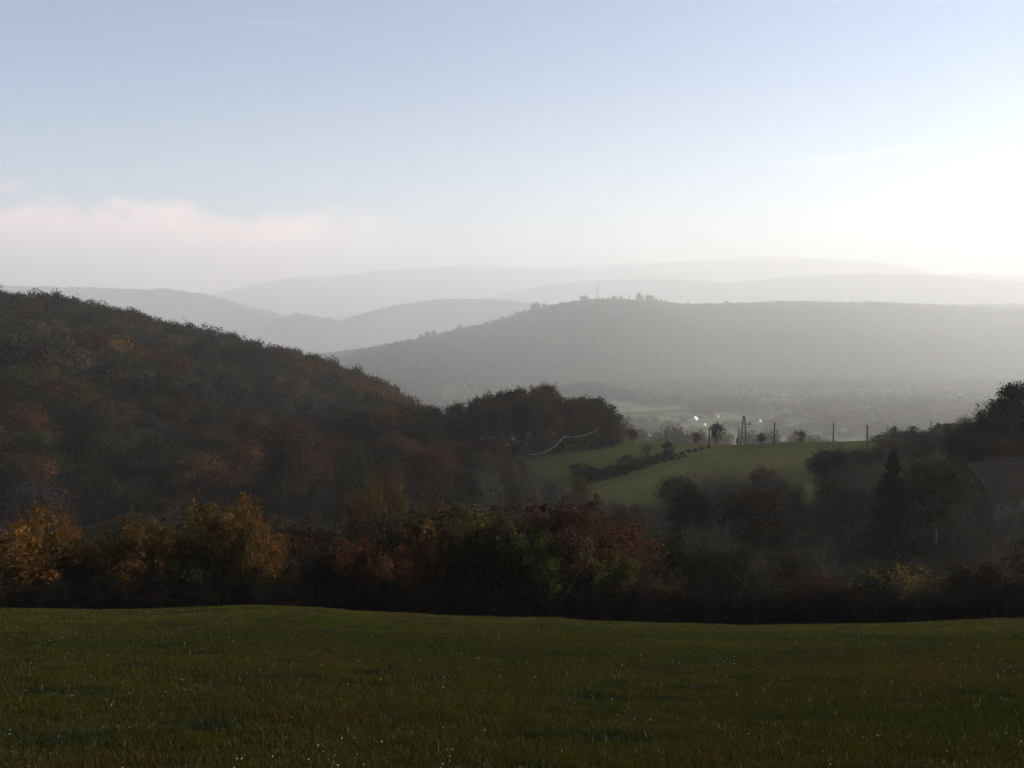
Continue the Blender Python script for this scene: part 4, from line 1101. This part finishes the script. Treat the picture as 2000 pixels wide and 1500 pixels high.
# ------------------------------------------------------------------ the mast
a0 = float(ray_tan(1165, 587)[0]); d = float(d_4(np.array([a0]))[0]); g = stand(1165, d)
H = top_z(1165, 556, d) - g.z
e = empty('transmission_mast', g); tag(e, 'thin red and white lattice mast on top of the hazy hill', 'mast')
nseg = 7
def hw(z): return 4.8 * (1 - z / H) + 2.0
for k in range(nseg):
    z0 = H * k / nseg * 0.9; z1 = H * (k + 1) / nseg * 0.9; m = MB()
    n = 3
    for j in range(n):
        a_ = z0 + (z1 - z0) * j / n; b_ = z0 + (z1 - z0) * (j + 1) / n
        for q in range(4):
            s = [(-1, -1), (1, -1), (1, 1), (-1, 1)][q]; s2 = [(-1, -1), (1, -1), (1, 1), (-1, 1)][(q + 1) % 4]
            m.tube((s[0] * hw(a_), s[1] * hw(a_), a_), (s[0] * hw(b_), s[1] * hw(b_), b_), 0.8, sides=4)
            m.tube((s[0] * hw(a_), s[1] * hw(a_), a_), (s2[0] * hw(b_), s2[1] * hw(b_), b_), 0.4, sides=4)
            m.tube((s2[0] * hw(a_), s2[1] * hw(a_), a_), (s[0] * hw(b_), s[1] * hw(b_), b_), 0.4, sides=4)
    m.obj('mast_section', M_RED if k % 2 == 0 else M_WHITE, e)
m = MB(); m.tube((0, 0, H * 0.9), (0, 0, H), 1.0, 0.6); m.obj('antenna', M_RED, e)
m = MB()
for zz_, r_ in ((0.62, 4.6), (0.8, 3.8)): m.tube((0, 0, H * zz_), (0, 0, H * zz_ + 4), r_, sides=10)
m.obj('antenna_drum', M_WHITE, e)

# ------------------------------------------------------------------ grass of the field
rs = np.random.RandomState(99)
NB = 900000
u = rs.rand(NB); r0_, r1_ = 5.0, 46.5
rr = (r0_ ** 0.5 + u * (r1_ ** 0.5 - r0_ ** 0.5)) ** 2          # density per m2 falls as r^-1.5
ph = rs.uniform(R(-38), R(38), NB)
x = rr * np.sin(ph); y = rr * np.cos(ph); z = terrain(ph, rr)
patch = fbm(x / 2.2, y / 2.2, 3); fine = fbm(x / 0.35 + 9, y / 0.35, 2); big = fbm(x / 7.0 + 3, y / 3.5, 3)
keep = rs.rand(NB) < np.clip(0.75 + 1.2 * fine + 0.6 * patch, 0.25, 1)
x, y, z, rr, ph, patch, fine, big = [v[keep] for v in (x, y, z, rr, ph, patch, fine, big)]
n = len(x)
h = (0.03 + 0.03 * rs.rand(n) ** 2 + 0.05 * np.clip(patch, 0, 1) + 0.03 * np.clip(fine, -.3, 1)) * np.interp(rr, [5, 45], [1, 1.25])
h *= np.where(rs.rand(n) < 0.006, 1.8, 1.0)
wd = (0.0024 + 0.0020 * rs.rand(n)) * np.interp(rr, [5, 45], [1.0, 3.6])
th = rs.uniform(0, 6.283, n); lean = rs.uniform(0.1, 0.9, n) * h; lt = rs.uniform(0, 6.283, n)
ux, uy = np.cos(th) * wd, np.sin(th) * wd
B0 = np.stack([x - ux, y - uy, z - 0.01], 1); B1 = np.stack([x + ux, y + uy, z - 0.01], 1)
tx, ty, tz = x + np.cos(lt) * lean, y + np.sin(lt) * lean, z + h
T0 = np.stack([tx - ux * .25, ty - uy * .25, tz], 1); T1 = np.stack([tx + ux * .25, ty + uy * .25, tz], 1)
V = np.stack([B0, B1, T1, T0], 1).reshape(-1, 3); F = np.arange(4 * n).reshape(-1, 4)
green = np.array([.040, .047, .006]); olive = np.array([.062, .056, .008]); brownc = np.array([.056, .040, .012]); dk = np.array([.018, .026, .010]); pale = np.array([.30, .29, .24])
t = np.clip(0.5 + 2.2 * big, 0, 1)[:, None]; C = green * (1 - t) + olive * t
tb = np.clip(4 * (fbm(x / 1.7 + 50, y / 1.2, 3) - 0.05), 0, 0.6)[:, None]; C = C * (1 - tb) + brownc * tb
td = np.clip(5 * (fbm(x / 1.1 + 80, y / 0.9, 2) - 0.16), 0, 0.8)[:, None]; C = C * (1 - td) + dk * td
C = C * rs.uniform(0.45, 1.05, (n, 1)) * (1 + .45 * np.clip((rr + 6 * big - 24) / 14, 0, 1))[:, None]  # blades painted brighter towards the far edge, for the grazing light there
pl = rs.rand(n) < 0.007; C[pl] = pale * rs.uniform(0.3, 1.1, (pl.sum(), 1))  # pale dry blades, doubling as painted glints
o = link('grass', make_mesh('grass', V, F, [M_GRASSB], np.repeat(C, 4, 0))); tag(o, 'short dark green grass with brown patches and pale dry and painted-glint blades on the field', 'grass', kind='stuff')
# small broad leaves (clover, plantain) and white specks painted as glints and pale bits
NC = 26000
u = rs.rand(NC); rr = (5 ** .5 + u * (40 ** .5 - 5 ** .5)) ** 2; ph = rs.uniform(R(-38), R(38), NC)
x = rr * np.sin(ph); y = rr * np.cos(ph); kp = rs.rand(NC) < np.clip(.3 + 2.5 * fbm(x / 1.6, y / 1.6, 3), .04, 1)
x, y, rr, ph = x[kp], y[kp], rr[kp], ph[kp]
P = np.stack([x, y, terrain(ph, rr) + rs.uniform(.03, .09, len(x))], 1)
V, F = leaf_quads(rs, P, 0.010, flat=.5, aspect=.8)
C = np.tile(np.array([[.045, .06, .02]]), (len(P), 1)) * rs.uniform(.6, 1.5, (len(P), 1)); w_ = rs.rand(len(P)) < 0.08; C[w_] = np.array([.5, .5, .46]) * rs.uniform(.5, 1.4, (w_.sum(), 1))
o = link('clover', make_mesh('clover', V, F, [M_GRASSB], np.repeat(C, 4, 0))); tag(o, 'small clover leaves and white specks scattered in the grass', 'ground cover', kind='stuff')

# ------------------------------------------------------------------ haze
m, n_, l_, out = new_mat('haze')
pv = n_.new('ShaderNodeVolumePrincipled')
pv.inputs['Color'].default_value = (0.975, 0.975, 0.94, 1)
pv.inputs['Density'].default_value = HAZE_DENSITY
pv.inputs['Anisotropy'].default_value = 0.25
l_.new(pv.outputs[0], out.inputs['Volume'])
lo = float(GV[:, 2].min()) - 1.0
mb = MB(); mb.box((0, 0, (HAZE_TOP + lo) / 2), (54600, 54600, HAZE_TOP - lo))
o = mb.obj('haze', m); tag(o, 'pale even haze filling the valleys', 'haze', kind='stuff')
print('terrain max', GV[:, 2].max(), 'min', lo)
